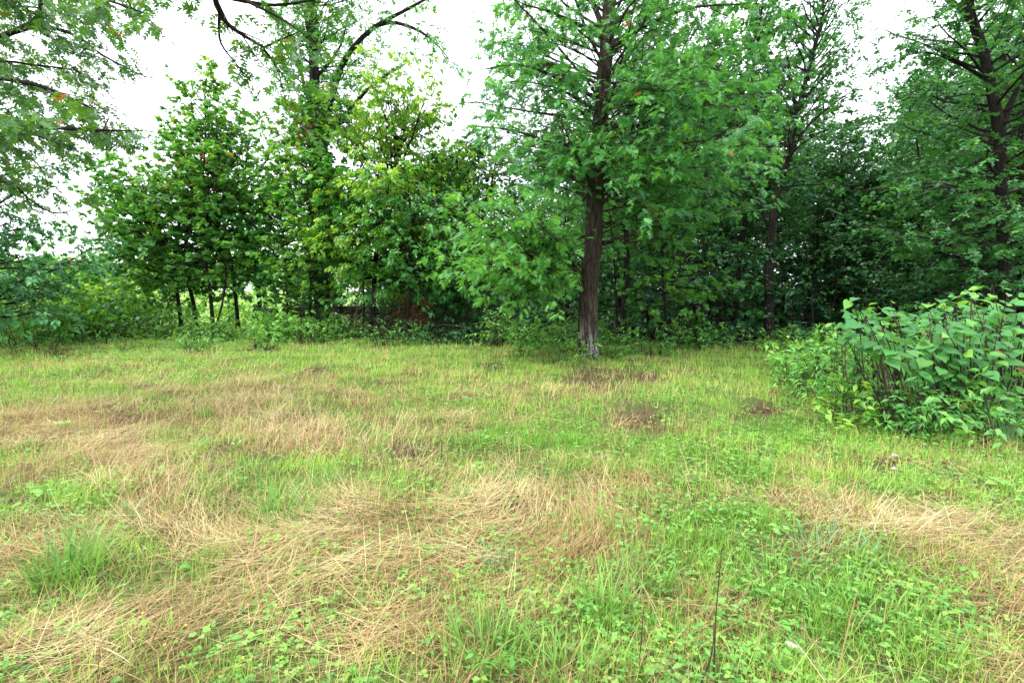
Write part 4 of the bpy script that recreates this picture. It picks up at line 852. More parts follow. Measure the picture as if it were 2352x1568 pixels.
    P = [(1660, 17, 3.5, 'bare pole sapling left of the forked tree'), (1715, 16.5, 3, 'bare thin pole sapling leaning beside the forked tree'), (1822, 17.5, 3.4, 'bare pole sapling just right of the forked tree'), (1870, 16.8, 4, 'dark crooked pole at the wood edge, second right of the fork'),
         (1905, 18, 3.6, 'thin dark pole midway along the shaded wood edge'), (1948, 17, 3.2, 'slender pole left of the shrub tip in the shade'), (1275, 16.5, 3, 'thin pole behind the weedy bushes'), (1080, 16, 3.6, 'thin pole sapling right of the brush pile'), (1165, 17.5, 3.2, 'bare pole between brush pile and weedy bushes'),
         (1590, 16, 3.1, 'thin pole behind the maple sapling right of the big oak'), (2010, 17.5, 4, 'dark pole right behind the shrub tip'), (1985, 19, 4.2, 'second pole behind the shrub tip'), (780, 18.4, 3.4, 'thin pole right of the vine covered oak'), (640, 18.3, 3, 'thin pole between the forked maple and vine covered oak'), (1345, 18, 3.4, 'thin pole in shade left of the big oak trunk')]
    for px, Y, h_, lab in P:
        t = thing('sapling', lab, 'sapling', ground_at(px, Y, -.05), 0, Gp); b = MB(); pts = wander(rng, (0, 0, 0), (rng.normal(0, .12), 0, 1), h_, 8, .06)
        tube(b, pts, np.linspace(.032, .012, 8), 6); b.build('stem', ['bark_dark'], t, smooth=True)
        c = MB(); foliate(rng, c, [wander(rng, pts[i], (rng.normal(), rng.normal(), .3), .8, 4) for i in (3, 4, 5, 6, 7)], 'quad', .15, m=3, sub_gap=.35, sub_max=.5); c.build('crown', ['forest', 'twig'], t)
build_wood()

# ---- far trees beyond the field on the left
def build_far():
    rng = np.random.default_rng(900); G = 'trees on the far side of the field'
    def blob(seed, H, Rr, leafm, n=2600, size=.42):
        r = np.random.default_rng(seed); t = thing('field_tree', 'x', 'tree', (0, 0, 0), 0, G); b = MB(); tube(b, [(0, 0, -.3), (.1, 0, H * .4), (0, .1, H * .8)], [.3, .22, .08], 7); b.build('trunk', ['bark_dark'], t)
        cs = r.normal(0, 1, (16, 3)); cs = nrm(cs) * r.uniform(.35, .75, (16, 1)) * np.array([Rr, Rr, H * .42]) + np.array([0, 0, H * .55]); ci = r.integers(0, 16, n)
        d = nrm(r.normal(0, 1, (n, 3))); p = cs[ci] + d * Rr * .42 * r.uniform(.5, 1, (n, 1)); p = p[p[:, 2] > .2]; n = len(p); d = d[:n]
        c = MB(); place(c, 'quad', p, r.normal(0, 1, (n, 3)), np.tile([0, 0, 1.0], (n, 1)) + r.normal(0, .5, (n, 3)), size * r.uniform(.6, 1.2, n), np.stack([r.beta(2, 2, n), 0 * d[:, 0], 0 * d[:, 0]], 1)); c.build('crown', [leafm], t); return t
    pr = [blob(1, 7, 3.2, 'bush'), blob(2, 8, 3.0, 'lime'), blob(3, 6, 3.0, 'maple'), blob(4, 9, 3.4, 'lime')]
    L_ = [(0, 55, 62, 'far tree beyond the thicket nearest the left edge', .9), (1, 120, 70, 'yellow green far tree above the left thicket', .95), (2, 175, 56, 'rounded far tree at the foot of the left sky gap', .9), (3, 222, 60, 'highest far tree seen in the left sky gap', .72), (0, 270, 52, 'far tree just left of the leaning maple', .72), (1, 330, 58, 'bright far tree behind the leaning maple', .8),
          (2, 400, 50, 'far tree glimpsed behind the leftmost maple trunks', .9), (3, 470, 60, 'far tree glimpsed behind the crossing maple stems', .8), (0, 540, 55, 'far tree behind the slender maple', .95), (1, 610, 50, 'far tree behind the forked leaning maple', .8), (2, 680, 60, 'far tree left of the vine covered oak', 1), (3, 770, 52, 'far tree just right of the vine covered oak', .75), (0, 850, 56, 'far tree behind the lime hickory trunk', 1), (1, 940, 50, 'far tree behind the brush pile', .8),
          (2, -60, 60, 'far tree beyond the left edge', 1), (1, 20, 48, 'far tree glimpsed through the left thicket', .7)]
    seen = set()
    for k, px, Y, lab, sc in L_:
        B = ground_at(px, Y)
        if k not in seen: seen.add(k); pr[k].location = [float(c) for c in B]; pr[k]['label'] = lab; pr[k].scale = (sc,) * 3
        else: dup(pr[k], B, rng.uniform(0, 6), lab, G, sc)
build_far()

#@@SHRUBS
def shrub(name, label, cat, B, W, D_, H, seed, leafm, shape, size, nstem, group=None, m=5, sub_gap=.22, dens=1.0, accent=None, stemmat='stem', lean=.5):
    """stems fanning out of the ground, each with leafy side twigs"""
    rng = np.random.default_rng(seed); t = thing(name, label, cat, B, 0, group); limbs = []; sb = MB(); few = nstem <= 8
    for i in range(nstem):
        a = rng.uniform(0, 6.28); r_ = math.sqrt(rng.random()); x, y = math.cos(a) * r_ * W, math.sin(a) * r_ * D_
        z0 = float(height(B[0] + x * .7, B[1] + y * .7)) - B[2]
        h_ = H * (1 - .45 * r_ * r_) * rng.uniform(.7, 1.08); P_ = wander(rng, (x * .7, y * .7, z0), (x * lean / W, y * lean / D_, 1), h_, 7, .12, -.02)
        limbs.append(P_); tube(sb, P_, np.linspace(.012, .004, 7), 5, tintv=rng.random())
        if few: sb.build('stem', [stemmat], t); sb = MB()
    if not few: o = sb.build('stems', [stemmat], t); o['kind'] = 'stuff'
    c = MB(); size = size * 1.2; m += 1
    foliate(rng, c, limbs, shape, size, m=m, sub_gap=sub_gap / dens, twig_gap=.16, sub_max=.5, sub_len=.3, t0=.12, droop=.15, accent=accent, flat=.3, tilt=.5)
    c.build('foliage', [leafm, 'twig'], t); return t

def build_shrubs():
    def pl(px, Y): return ground_at(px, Y, -.02)
    G = 'bushes along the left thicket and tree row'
    rows = [('bush', 'dark bush at the left edge of the thicket', 20, 14.5, 1.5, 1.0, 1.7, 'bush', 'oval', .14), ('bush', 'broad bush with pale layered leaves in the middle of the thicket', 150, 16, 1.7, 1.0, 1.8, 'lime', 'oval', .19),
            ('bush', 'bright leaved taller bush right of the thicket middle', 225, 17, 1.4, 1.0, 2.2, 'lime', 'maple_lo', .16), ('bush', 'low bush at the right end of the thicket beside the leaning maple', 310, 17, 1.5, 1.0, 1.5, 'bush', 'oval', .13),
            ('bush', 'tall bush at the back of the thicket below the far trees', 100, 19.5, 2.2, 1.2, 3.0, 'maple', 'maple_lo', .17), ('bush', 'back row bush of the thicket with reddish sprays', 190, 21, 2.2, 1.2, 2.8, 'maple', 'maple_lo', .17),
            ('bush', 'rounded back row bush below the left sky gap', 270, 21.5, 2.0, 1.2, 2.5, 'lime', 'oval', .17), ('bush', 'low dark brambly bush in front of the thicket at the left edge', 60, 13.4, 1.3, .7, .8, 'bush', 'oval', .1),
            ('bush', 'low leafy bush in front of the thicket centre', 200, 15, 1.5, .7, .8, 'bush', 'oval', .11), ('bush', 'low bush before the row of maples', 360, 16.4, 1.5, .7, .9, 'bush', 'oval', .11),
            ('bush', 'bush behind the leftmost maples', 380, 21, 1.8, 1.0, 1.9, 'lime', 'oval', .15),
            ('bush', 'tall lime green bush closing the left thicket under the cherry tree', 40, 17.5, 1.8, 1.0, 2.3, 'lime', 'maple_lo', .17), ('bush', 'bright bush glimpsed behind the crossing maple stems', 500, 22.5, 1.8, 1.0, 1.5, 'lime', 'oval', .16),
            ('bush', 'low bright bush behind the slender maple', 600, 24, 2.2, 1.0, 1.0, 'lime', 'oval', .16), ('bush', 'bush behind the log end left of the vine covered oak', 690, 22, 1.8, 1.0, 1.6, 'bush', 'oval', .16), ('bush', 'shaded bush behind the log right of the vine covered oak', 820, 21.5, 2.2, 1.0, 1.7, 'bush', 'oval', .16),
            ('bush', 'dark bush behind the left half of the brush pile', 900, 19, 1.7, .8, 2.2, 'forest', 'oval', .16), ('bush', 'dark bush behind the right half of the brush pile', 1010, 18, 1.7, .8, 2.4, 'forest', 'oval', .16), ('bush', 'dark bush in the shade behind the tall leafy weed bush', 1120, 17.5, 1.5, .8, 2.3, 'forest', 'oval', .16)]
    for i, (nm, lab, px, Y, W, D_, H, lm, sh, sz) in enumerate(rows):
        acc = (lambda r, lp: (r.random(len(lp)) < .08) * .9) if 'reddish' in lab else None
        shrub(nm, lab, 'bush', pl(px, Y), W, D_, H, 300 + i, lm, sh, sz, int(14 + 7 * W), G, accent=acc, m=4, dens=.8)
    G = 'weedy bushes along the edge of the wood'
    rows = [('tall leafy weed bush left of the weedy clump under the oak limb', 1145, 14.2, .62, .4, .75, 'bush', 'oval', .11), ('wide weedy bush under the low oak limb', 1235, 13.9, .8, .4, .55, 'bush', 'oval', .11), ('weedy bush leaning against the left side of the big oak trunk', 1310, 12.6, .38, .35, 1.0, 'bush', 'oval', .13),
            ('bright weed clump growing at the right foot of the big oak', 1415, 12.2, .55, .45, .42, 'weed', 'oval', .1), ('low weed clump in front of the big oak roots', 1290, 11.0, .8, .5, .32, 'weed', 'lance', .09), ('weed clump right of the big oak beside the leaf litter', 1500, 12.3, .6, .4, .4, 'bush', 'oval', .1),
            ('low weeds on the lawn crest before the forked tree', 1790, 13.2, .9, .4, .35, 'bush', 'oval', .09), ('weedy clump on the crest left of the shrub', 1900, 12.4, .8, .5, .5, 'bush', 'oval', .1), ('low dark weeds on the crest right of the maple sapling', 1640, 13.6, .9, .4, .3, 'bush', 'oval', .09),
            ('low ferny weeds in front of the brush pile', 900, 14.4, 1.3, .5, .4, 'bush', 'lance', .1), ('shaded weeds between brush pile and lawn', 1010, 14.3, .9, .4, .35, 'forest', 'lance', .1), ('weeds at the foot of the vine covered oak', 770, 15.8, 1.0, .5, .6, 'bush', 'oval', .11), ('large leaved pale weed before the log', 650, 15.6, .7, .5, .75, 'weed', 'oval', .17),
            ('weeds below the forked leaning maple', 570, 16.2, 1.0, .5, .5, 'bush', 'oval', .11), ('weeds around the crossing maple stems', 480, 15.8, 1.0, .5, .5, 'bush', 'oval', .1), ('bright grassy weed mound left of the pale dead stalk', 445, 13.6, .5, .35, .35, 'weed', 'lance', .12), ('leafy weed mound with pale undersides near the brush edge', 605, 13.3, .55, .3, .28, 'bush', 'oval', .1),
            ('weeds behind the lawn left of centre', 700, 14.9, 1.1, .4, .35, 'bush', 'oval', .09), ('small upright seedling in front of the weedy bushes', 1205, 12.3, .1, .1, .45, 'weed', 'oval', .1), ('wide shaded weeds below the maple sapling', 1580, 13.4, .9, .4, .5, 'bush', 'oval', .1)]
    for i, (lab, px, Y, W, D_, H, lm, sh, sz) in enumerate(rows):
        if W > .2: H = H * 1.05
        shrub('weed_bush', lab, 'weed', pl(px, Y), W, D_, H, 400 + i, lm, sh, sz, max(3, int(8 + 16 * W)), G, m=4, sub_gap=.12, stemmat='stem_green' if lm == 'weed' else 'stem')
build_shrubs()

# ---- the big leaved shrub on the right: its nearest leaves are parts of their own
def build_mulberry():
    rng = np.random.default_rng(650); B = ground_at(2230, 6.5); t = thing('mulberry_shrub', 'large shrub with big heart shaped pale green leaves at the right edge', 'shrub', B)
    # profile of the top, as (px, py, Y)
    top = [(1950, 730), (1965, 700), (2040, 690), (2110, 700), (2180, 680), (2230, 655), (2290, 650), (2352, 670), (2430, 660), (2520, 690), (2600, 760)]
    tx = np.array([p[0] for p in top], float); ty = np.array([p[1] for p in top], float)
    stems = MB(); ends = []
    for i in range(170):
        px = rng.uniform(1935, 2600); Y = rng.uniform(5.7, 7.9); yt = np.interp(px, tx, ty) + rng.uniform(-6, 34) + 40 * max(0, (6.4 - Y))
        bx = px + (2270 - px) * rng.uniform(.05, .4); b0 = ground_at(bx, Y) - B; e = at(px, yt + rng.uniform(0, 160) ** 1.0 * rng.random(), Y) - B
        mid = (b0 + e) / 2 + np.array([rng.normal(0, .1), rng.normal(0, .1), .12]); P_ = spline([b0, mid, e], 8); tube(stems, P_, np.linspace(.011, .004, 8), 5, tintv=rng.random()); ends.append(P_)
    o = stems.build('stems', ['stem'], t); o['kind'] = 'stuff'
    pos, fw, up, sz = [], [], [], []
    for P_ in ends:
        k = 16; f = np.clip(np.linspace(.2, 1, k) + rng.uniform(-.04, .04, k), 0, 1); p = np.stack([np.interp(f * 7, np.arange(8), P_[:, c]) for c in range(3)], 1)
        a = rng.uniform(0, 6.28) + np.arange(k) * 2.4; d = np.stack([np.cos(a), np.sin(a) - .35, np.full(k, -.05)], 1) + rng.normal(0, .15, (k, 3)); pet = rng.uniform(.05, .26, (k, 1))
        pos.append(p + nrm(d) * pet); fw.append(d + np.array([0, 0, -.2])); up.append(np.array([0, -.35, 1.0]) + rng.normal(0, .3, (k, 3))); sz.append(rng.uniform(.055, .165, k) * (.85 + .4 * (rng.random() < .25)))
    # explicit tall shoot at the left tip
    for (px, py) in ((1950, 690), (1968, 684), (1940, 712), (1985, 712), (1960, 735), (1990, 745), (1935, 745), (1950, 775), (1975, 790), (2010, 760)):
        p = at(px, py, 6.0) - B; pos.append(p[None]); d = np.array([[rng.normal(), rng.normal() - .4, -.4]]); fw.append(d); up.append(np.array([[0, -.3, 1.0]]) + rng.normal(0, .25, (1, 3))); sz.append(np.array([.12]))
    sh = MB(); tube(sh, spline([ground_at(2010, 6.0) - B, at(1985, 860, 6.0) - B, at(1975, 760, 6.0) - B, at(1960, 690, 6.0) - B], 10), np.linspace(.01, .003, 10), 5, tintv=.4); sh.build('shoot', ['stem'], t)
    pos, fw, up, sz = np.concatenate(pos), nrm(np.concatenate(fw)), np.concatenate(up), np.concatenate(sz)
    w = pos + B; px, py = project(w[:, 0], w[:, 1], w[:, 2]); low = np.interp(px, [1935, 2030, 2150, 2250, 2400], [785, 820, 900, 990, 1060]); hole = vnoise(w[:, 0] * 3.2, w[:, 2] * 3.6, 15)
    kk = (py < low) & (hole > .27); pos, fw, up, sz = pos[kk], fw[kk], up[kk], sz[kk]
    w = pos + B; order = np.argsort(np.linalg.norm(w - np.array([0, 0, EYE]), axis=1) - sz * 6)
    px, py = project(w[:, 0], w[:, 1], w[:, 2]); ok = [i for i in order if px[i] < 2352][:300]; rest = np.setdiff1d(np.arange(len(pos)), ok)
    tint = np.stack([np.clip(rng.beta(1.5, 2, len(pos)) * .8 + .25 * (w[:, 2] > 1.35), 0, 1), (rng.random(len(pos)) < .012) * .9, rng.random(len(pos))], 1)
    b = MB(); place(b, 'heart', pos[rest], fw[rest], up[rest], sz[rest], tint[rest]); o = b.build('foliage', ['big'], t); o['kind'] = 'stuff'
    meshes = []
    for v in range(12):                                     # twelve leaf blades shared by the single leaves
        SHAPES['h%d' % v] = sp_heart(v + 1); m = MB(); z = np.zeros((1, 3))
        place(m, 'h%d' % v, z, np.array([[0, 1.0, 0]]), np.array([[0, 0, 1.0]]), 1.0, np.array([[(v % 10) / 10 + .05, .9 if v == 11 else 0, 0]]))
        sticks(m, np.array([[0, -.22, .05]]), np.array([[0, .05, 0]]), .012, .008, 0, np.array([.8])); meshes.append(m.mesh('leaf', ['big'], smooth=True))
    from mathutils import Matrix
    for j, i in enumerate(ok):
        f = nrm(fw[i]); u = up[i] - up[i] @ f * f; u = u / np.linalg.norm(u); s_ = np.cross(f, u); k = 11 if j % 97 == 40 else min(10, int(tint[i, 0] * 10.99) % 11)
        o = link('leaf', meshes[k], t); Mx = Matrix((( s_[0], f[0], u[0], 0), (s_[1], f[1], u[1], 0), (s_[2], f[2], u[2], 0), (0, 0, 0, 1)))
        o.matrix_local = Matrix.Translation(Vector(pos[i])) @ Mx @ Matrix.Scale(float(sz[i]), 4)
    # weedy growth round its foot
    G = 'undergrowth round the big leaved shrub'
    for i, (lab, px, Y, W, D_, H, lm, shp, s_) in enumerate([('tall thin leafy weeds at the left foot of the shrub', 1900, 7.2, .7, .5, .62, 'weed', 'lance', .1), ('dark leafy undergrowth below the left side of the shrub', 2030, 6.2, .7, .5, .5, 'bush', 'lance', .1), ('ash seedlings with narrow leaflets left of the shrub', 1880, 8.4, .7, .5, .7, 'weed', 'oval', .11),
         ('dark low growth in front of the shrub at the right edge', 2280, 5.4, .8, .35, .4, 'bush', 'oval', .09), ('pale yellowish seedling standing before the shrub', 1935, 5.9, .08, .08, .3, 'lime', 'oval', .09), ('weeds between the shrub and lawn crest', 1960, 9.5, 1.0, .6, .5, 'bush', 'oval', .1), ('low dark weeds under the middle of the shrub', 2140, 5.7, .7, .35, .35, 'bush', 'lance', .09), ('shaded undergrowth behind the shrub', 2150, 8.8, 1.4, .6, .8, 'bush', 'oval', .12)]):
        shrub('undergrowth_plant', lab, 'weed', ground_at(px, Y, -.02), W, D_, H, 500 + i, lm, shp, s_, max(3, int(8 + 18 * W)), G, m=4, sub_gap=.1, stemmat='stem_green')
    G = 'dark dead weed stalks left of the shrub'
    for i, (px, py, top_) in enumerate([(1865, 830, 760), (1905, 950, 740), (1945, 960, 800), (1975, 940, 810), (2000, 960, 790), (2040, 950, 830), (2080, 940, 800), (1885, 900, 800), (2110, 930, 780), (2150, 960, 800), (2060, 900, 770), (1925, 880, 770), (1800, 905, 860), (2120, 1000, 850), (1830, 905, 830)]):
        g0 = gnd(px, py); b0 = np.array([g0[0], g0[1], float(height(g0[0], g0[1]))]); e = at(px + rng.uniform(-14, 14), top_, g0[1]) - b0
        s2 = thing('dead_stalk', ['tallest', 'left', 'slanting', 'thin', 'straight', 'short', 'forked', 'leaning', 'bare', 'far', 'crooked', 'upright', 'outermost', 'nearest', 'slender'][i] + ' dark stalk standing ' + ['on the lawn crest behind the shrub tip', 'among the weeds left of the shrub', 'in front of the shrub tip', 'under the shrub tip shoot', 'beside the heart leaves at the shrub side', 'within the lower shrub front', 'before the middle of the shrub', 'between lawn and weeds left of the shrub', 'under the middle of the shrub', 'deep in the shade of the shrub', 'behind the front stalks of the shrub', 'above the ash seedlings', 'alone on the lawn left of the weeds', 'closest before the shrub shade', 'left of the ash seedlings'][i], 'stalk', b0, 0, G)
        b = MB(); tube(b, wander(rng, (0, 0, 0), e, np.linalg.norm(e), 6, .05), np.linspace(.006, .003, 6), 5, tintv=rng.random() * .4); b.build('stem', ['stem'], s2)
        p = np.outer(rng.uniform(.45, .95, 3), e); q = p + rng.normal(0, .06, (3, 3)) + np.array([0, 0, .05]); b = MB(); sticks(b, p, q, .003, .0015, 0); b.build('side_twigs', ['stem'], s2)
build_mulberry()

# ---- log, brush pile, dead stalk
def build_log():
    rng = np.random.default_rng(31); a, b_ = at(585, 722, 19.4), at(1000, 716, 18.8); B = np.array([a[0], a[1], float(height(a[0], a[1]))])
    t = thing('fallen_log', 'long fallen log resting level behind the vine covered oak', 'log', B)
    m = MB(); tube(m, spline([a - B, (a + b_) / 2 - B + np.array([0, .1, .1]), b_ - B], 30), np.linspace(.2, .15, 30) * (1 + rng.uniform(-.08, .08, 30)), 14, rough=.05, rng=rng, cap=True); m.build('trunk', ['bark_log'], t, smooth=True)
    for i in range(6):
        p = a - B + (b_ - a) * rng.uniform(.02, .5); m = MB(); tube(m, wander(rng, p, (rng.normal(0, .6), -.4, rng.uniform(-.6, .8)), rng.uniform(.5, 1.1), 5, .15), np.linspace(.03, .008, 5), 5); m.build('branch_stub', ['bark_log'], t)
    # props: the log rests on a snapped limb at each end
    for f in (.03, .55, .97):
        p = a + (b_ - a) * f; g0 = np.array([p[0] - .1, p[1], float(height(p[0], p[1])) - .1]) - B; m = MB(); tube(m, [g0, p - B], [.09, .07], 7); m.build('prop_limb', ['bark_dark'], t)
    # brush pile
    B = ground_at(930, 16.2); t = thing('brush_pile', 'dark tangle of dead branches with rusty brown leaves below the hickories', 'brush pile', B)
    for i in range(34):
        s = np.array([rng.uniform(-2.6, 1.6), rng.uniform(-.6, .9), rng.uniform(0, .5)]); d = np.array([rng.normal(0, 1), rng.normal(0, .4), rng.uniform(.1, .8)]); m = MB()
        tube(m, wander(rng, s, d, rng.uniform(.8, 2.2), 6, .12, -.05), np.linspace(rng.uniform(.012, .035), .005, 6), 5, tintv=rng.random()); m.build('dead_branch', ['stem'], t)
    m = MB(); n = 900; s = rng.normal(0, 1, (n, 3)) * np.array([1.2, .4, .35]) + np.array([-.6, 0, .6]); s[:, 2] = np.abs(s[:, 2]); d = rng.normal(0, 1, (n, 3)); sticks(m, s, s + nrm(d) * rng.uniform(.15, .5, (n, 1)), .004, .002, 0, rng.random(n)); o = m.build('dead_twigs', ['stem'], t); o['kind'] = 'stuff'
    m = MB(); n = 1500; c = np.stack([rng.uniform(-.2, .9, 14), rng.uniform(-.5, .1, 14), rng.uniform(.3, 1.35, 14)], 1)[rng.integers(0, 14, n)]; p = c + rng.normal(0, 1, (n, 3)) * np.array([.13, .1, .13])
    place(m, 'lance', p, rng.normal(0, 1, (n, 3)) + np.array([0, 0, -.8]), rng.normal(0, 1, (n, 3)), rng.uniform(.05, .12, n), np.stack([rng.random(n), 0 * p[:, 0], 0 * p[:, 0]], 1)); o = m.build('dead_leaves', ['dead'], t); o['kind'] = 'stuff'
    # pale curved dead stalk
    B = gnd(592, 768); B[2] = float(height(B[0], B[1])); t = thing('dead_stalk', 'pale bleached curved stalk standing alone before the maples', 'stalk', B); m = MB(); b2 = MB()
    tube(b2, spline([(0, 0, 0), (.08, 0, .18), (.2, 0, .34), (.42, 0, .36)], 9), np.linspace(.012, .005, 9), 6); b2.build('stem', ['straw'], t)
    b2 = MB(); tube(b2, spline([(.1, 0, .2), (.05, 0, .3), (-.05, 0, .38)], 6), np.linspace(.007, .003, 6), 5); b2.build('side_twig', ['straw'], t)
build_log()

# ---- tufts, seedlings, stalks and stones standing in the grass
def build_small():
    rng = np.random.default_rng(88); G = 'single clumps of long green grass in the clearing'
    def gp(px, py): c = gnd(px, py); c[2] = float(height(c[0], c[1])); return c
    for (px, py, n, h_, rad, mt, lab) in [(155, 1330, 150, .36, .16, 'blade', 'bright long grass tuft at the lower left among straw'), (650, 1185, 120, .34, .22, 'blade', 'tall green grass tuft in the middle left'), (745, 1120, 60, .22, .14, 'blade', 'smaller green tuft right of the middle left tuft'),
            (480, 1150, 26, .3, .1, 'blade', 'sparse green blades in the straw left of the middle tuft'), (1130, 1500, 130, .3, .2, 'blade', 'long green tuft at the bottom centre'), (1130, 1280, 22, .3, .06, 'bluegrass', 'narrow bluish blades rising from brown stubble'), (300, 1200, 10, .26, .03, 'bluegrass', 'single bent bluish blades in pale straw'),
            (1790, 1320, 170, .16, .3, 'blade', 'vivid broad bladed grass patch right of centre'), (1960, 1395, 200, .15, .34, 'blade', 'vivid broad bladed grass patch nearer the right edge'), (1480, 1330, 90, .26, .16, 'blade', 'green tuft left of the tall dark stalks'), (1380, 1420, 60, .34, .12, 'blade', 'thin green tuft beside the bottom dark stalks'),
            (1920, 1270, 90, .2, .3, 'bluegrass', 'bluish green grass combed flat behind the vivid patches'), (450, 800, 220, .3, .3, 'blade', 'bright grass mound at the back of the lawn before the maples'), (820, 990, 60, .18, .12, 'blade', 'small green tuft beside the brown straw patch'), (470, 960, 60, .22, .1, 'blade', 'green tuft inside the golden hay ridge'),
            (2080, 960, 60, .6, .1, 'bluegrass', 'tall arching grass in front of the shrub'), (2310, 1010, 50, .6, .08, 'bluegrass', 'tall pale grass stems before the shrub at the right edge'), (1290, 1560, 50, .3, .12, 'blade', 'green blades at the bottom edge right of centre'), (2150, 1480, 90, .14, .3, 'blade', 'broad bladed grass near the lower right corner'), (1060, 1150, 40, .18, .1, 'blade', 'short green tuft in front of the single pale seedling')]:
        B = gp(px, py); t = thing('grass_tuft', lab, 'grass tuft', B, 0, G); b = MB(); a = rng.uniform(0, 6.28, n); r_ = np.sqrt(rng.random(n)) * rad; x, y = np.cos(a) * r_, np.sin(a) * r_ * .8
        z = height(B[0] + x, B[1] + y) - B[2]; blades(b, x, y, z, a + rng.normal(0, .9, n), rng.uniform(.05, .55, n), h_ * rng.uniform(.5, 1.1, n), lw(rng.uniform(.006, .012, n), B[1] * .9), rng.random(n), 4, arch=rng.uniform(.08, .45, n)); o = b.build('blades', [mt], t); o['kind'] = 'stuff'
    G = 'single leafy seedlings in the clearing'
    for i, (px, py, nl, s_, h_, mt, lab) in enumerate([(1100, 1075, 4, .085, .08, 'weed', 'pale broad leaved seedling alone in the middle of the lawn'), (1790, 1228, 7, .055, .08, 'weed', 'broad leaved plant in front of the right straw band'), (650, 1245, 2, .07, .05, 'clover', 'pair of flat leaves on the straw ridge'), (1340, 1420, 5, .06, .07, 'weed', 'small round leaved plant between the stalks at lower centre'),
            (2330, 890, 6, .12, .3, 'weed', 'fresh leaved seedling at the right edge'), (1935, 1005, 9, .09, .22, 'lime', 'yellow green seedling before the shrub shade'), (1730, 1475, 4, .05, .05, 'weed', 'little round leaf plant left of the pale stone'), (2050, 1475, 5, .05, .05, 'weed', 'small plant right of the pale stone'), (460, 1480, 6, .05, .08, 'weed', 'small green plant in the lower left straw'), (2290, 1135, 5, .09, .1, 'weed', 'broad leaved plant near the right edge of the lawn'),
            (2210, 1010, 7, .1, .1, 'weed', 'large leaved yellow green plant below the shrub'), (560, 1480, 6, .05, .06, 'clover', 'clover plant with flowers at the lower left'), (740, 780, 8, .12, .15, 'weed', 'pale leaved plant at the vine covered oak foot'), (100, 1150, 5, .07, .08, 'weed', 'green rosette left in the straw'), (150, 985, 6, .08, .1, 'weed', 'leafy plant in the golden hay at left')]):
        B = gp(px, py); t = thing('seedling', lab, 'seedling', B, 0, G); b = MB(); tube(b, [(0, 0, 0), (.005, 0, h_)], [.003, .002], 5); b.build('stem', ['stem_green'], t)
        s_ = s_ * (.62 if py > 1380 else .85)
        for k in range(nl):
            a = k * 2.4 + rng.random(); m = MB(); f = np.array([[math.cos(a), math.sin(a), .15]]); place(m, 'heart', np.array([[0, 0, h_ * (.5 + .5 * k / nl)]]) + f * .02, f, np.array([[rng.normal(0, .2), -.2, 1.0]]), s_ * rng.uniform(.8, 1.1), np.array([[.6 + .4 * rng.random(), 0, 0]])); m.build('leaf', [mt], t)
    G = 'thin tall stalks standing in the foreground'
    for i, (px, py, tx_, ty_, lab) in enumerate([(1640, 1540, 1658, 1260, 'tallest dark stalk with a curled dry tip at lower right'), (1605, 1568, 1640, 1430, 'dark stalk leaning beside the tallest foreground stalk'), (1462, 1562, 1478, 1400, 'dark stalk at the bottom left of the tallest stalk'), (1270, 1530, 1285, 1410, 'slanting stalk left of centre at the bottom'), (1915, 1560, 1970, 1350, 'thin pale stalk right of the pale stone'),
            (1580, 1480, 1582, 1330, 'short brown seed stalk left of the tallest stalk'), (168, 925, 170, 880, 'lone dark twig standing in the grass at left'), (1740, 1070, 1742, 1010, 'black twig in the green lawn right of centre'), (1815, 935, 1785, 860, 'bare slanting twig before the ash seedlings'), (1010, 1060, 1014, 1010, 'thin dark twig near the middle straw'), (1490, 900, 1492, 868, 'tiny dark twig near the oak litter'), (2068, 1075, 2072, 1045, 'small dark stub near the mulch patch')]):
        B = gp(px, py); e = at(tx_, ty_, B[1] + .12) - B; t = thing('weed_stalk', lab, 'stalk', B, 0, G); b = MB(); P_ = spline([(0, 0, 0), e * .5 + rng.normal(0, .008, 3), e], 8); tube(b, P_, np.linspace(.004, .0016, 8), 5, tintv=rng.random() * .5); b.build('stem', ['straw' if 'pale' in lab.split()[1] or lab.startswith('thin pale') else ('rust' if 'brown' in lab else 'stem')], t)
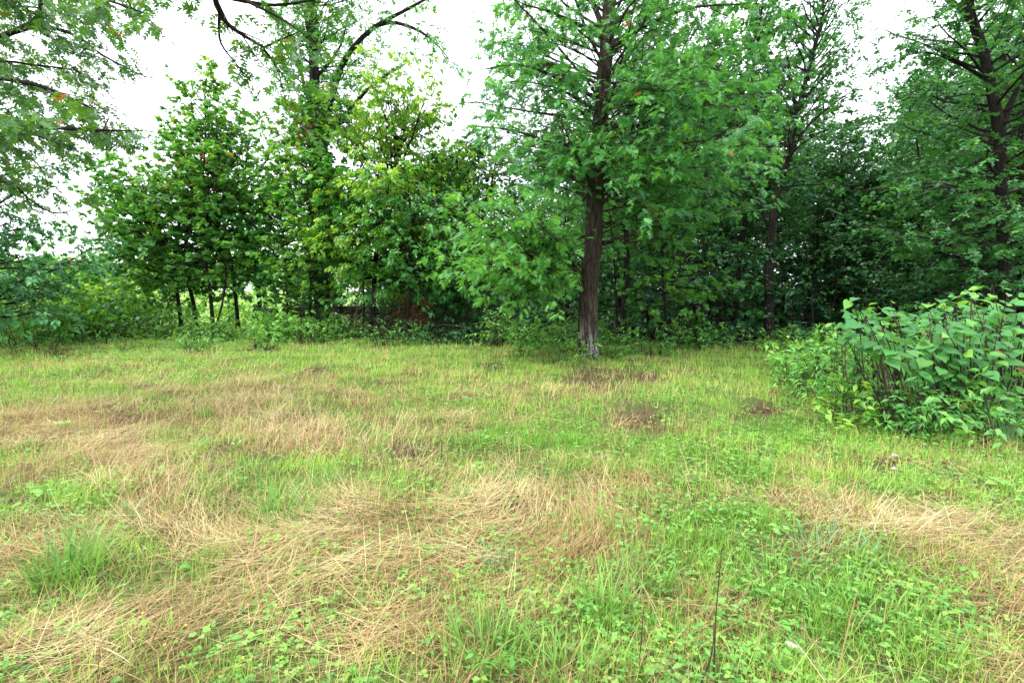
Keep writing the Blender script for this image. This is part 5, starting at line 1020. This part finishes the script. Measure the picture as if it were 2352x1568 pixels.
        m = MB(); n = 10 if ('curled' in lab or 'seed' in lab) else 3; f = rng.uniform(.75, 1, n)[:, None]; place(m, 'lance', e * f, rng.normal(0, 1, (n, 3)) + np.array([0, 0, .4]), rng.normal(0, 1, (n, 3)), rng.uniform(.012, .035, n), np.stack([rng.random(n), f[:, 0] * 0, f[:, 0] * 0], 1)); m.build('seed_head', ['dead'], t)
    # stones
    m_, t_, o_ = mat('pale_stone'); nn = t_.nodes.new('ShaderNodeTexNoise'); nn.inputs['Scale'].default_value = 30; nn.inputs['Detail'].default_value = 6; p = t_.nodes.new('ShaderNodeBsdfPrincipled'); p.inputs['Roughness'].default_value = .85
    t_.links.new(ramp(t_, nn.outputs[0], [(.3, (.32, .28, .24)), (.7, (.62, .57, .52))]), p.inputs['Base Color']); bu = t_.nodes.new('ShaderNodeBump'); bu.inputs['Distance'].default_value = .004; t_.links.new(nn.outputs[0], bu.inputs['Height']); t_.links.new(bu.outputs[0], p.inputs['Normal']); t_.links.new(p.outputs[0], o_.inputs[0])
    import bmesh
    for (px, py, s_, rz, lab) in [(1825, 1472, (.022, .042, .013), .55, 'pale elongated stone lying in the grass at lower right'), (2055, 1058, (.035, .022, .018), .2, 'small white stone on the mulch patch before the shrub'), (2052, 1090, (.02, .02, .012), .9, 'tiny grey stone just in front of the white one'), (718, 1045, (.016, .02, .012), .1, 'small grey stone in the straw left of centre')]:
        bm = bmesh.new(); bmesh.ops.create_icosphere(bm, subdivisions=3, radius=1)
        for v in bm.verts:
            k = 1 + .22 * (float(vnoise(v.co.x * 1.9 + px, v.co.y * 1.9 + v.co.z, 3)) - .5) + .1 * (float(vnoise(v.co.x * 5, v.co.z * 5 + py, 4)) - .5); v.co = Vector((v.co.x * s_[0] * k, v.co.y * s_[1] * k, v.co.z * s_[2] * k))
        me = bpy.data.meshes.new('stone'); bm.to_mesh(me); bm.free(); me.materials.append(m_)
        for q in me.polygons: q.use_smooth = True
        o = link('stone', me); B = gp(px, py); o.location = (float(B[0]), float(B[1]), float(B[2]) + .045); o.rotation_euler = (.1, .05, rz); tag(o, lab, 'stone')
build_small()
print('TRIS', TRIS[0], 'OBJECTS', len(S.objects))
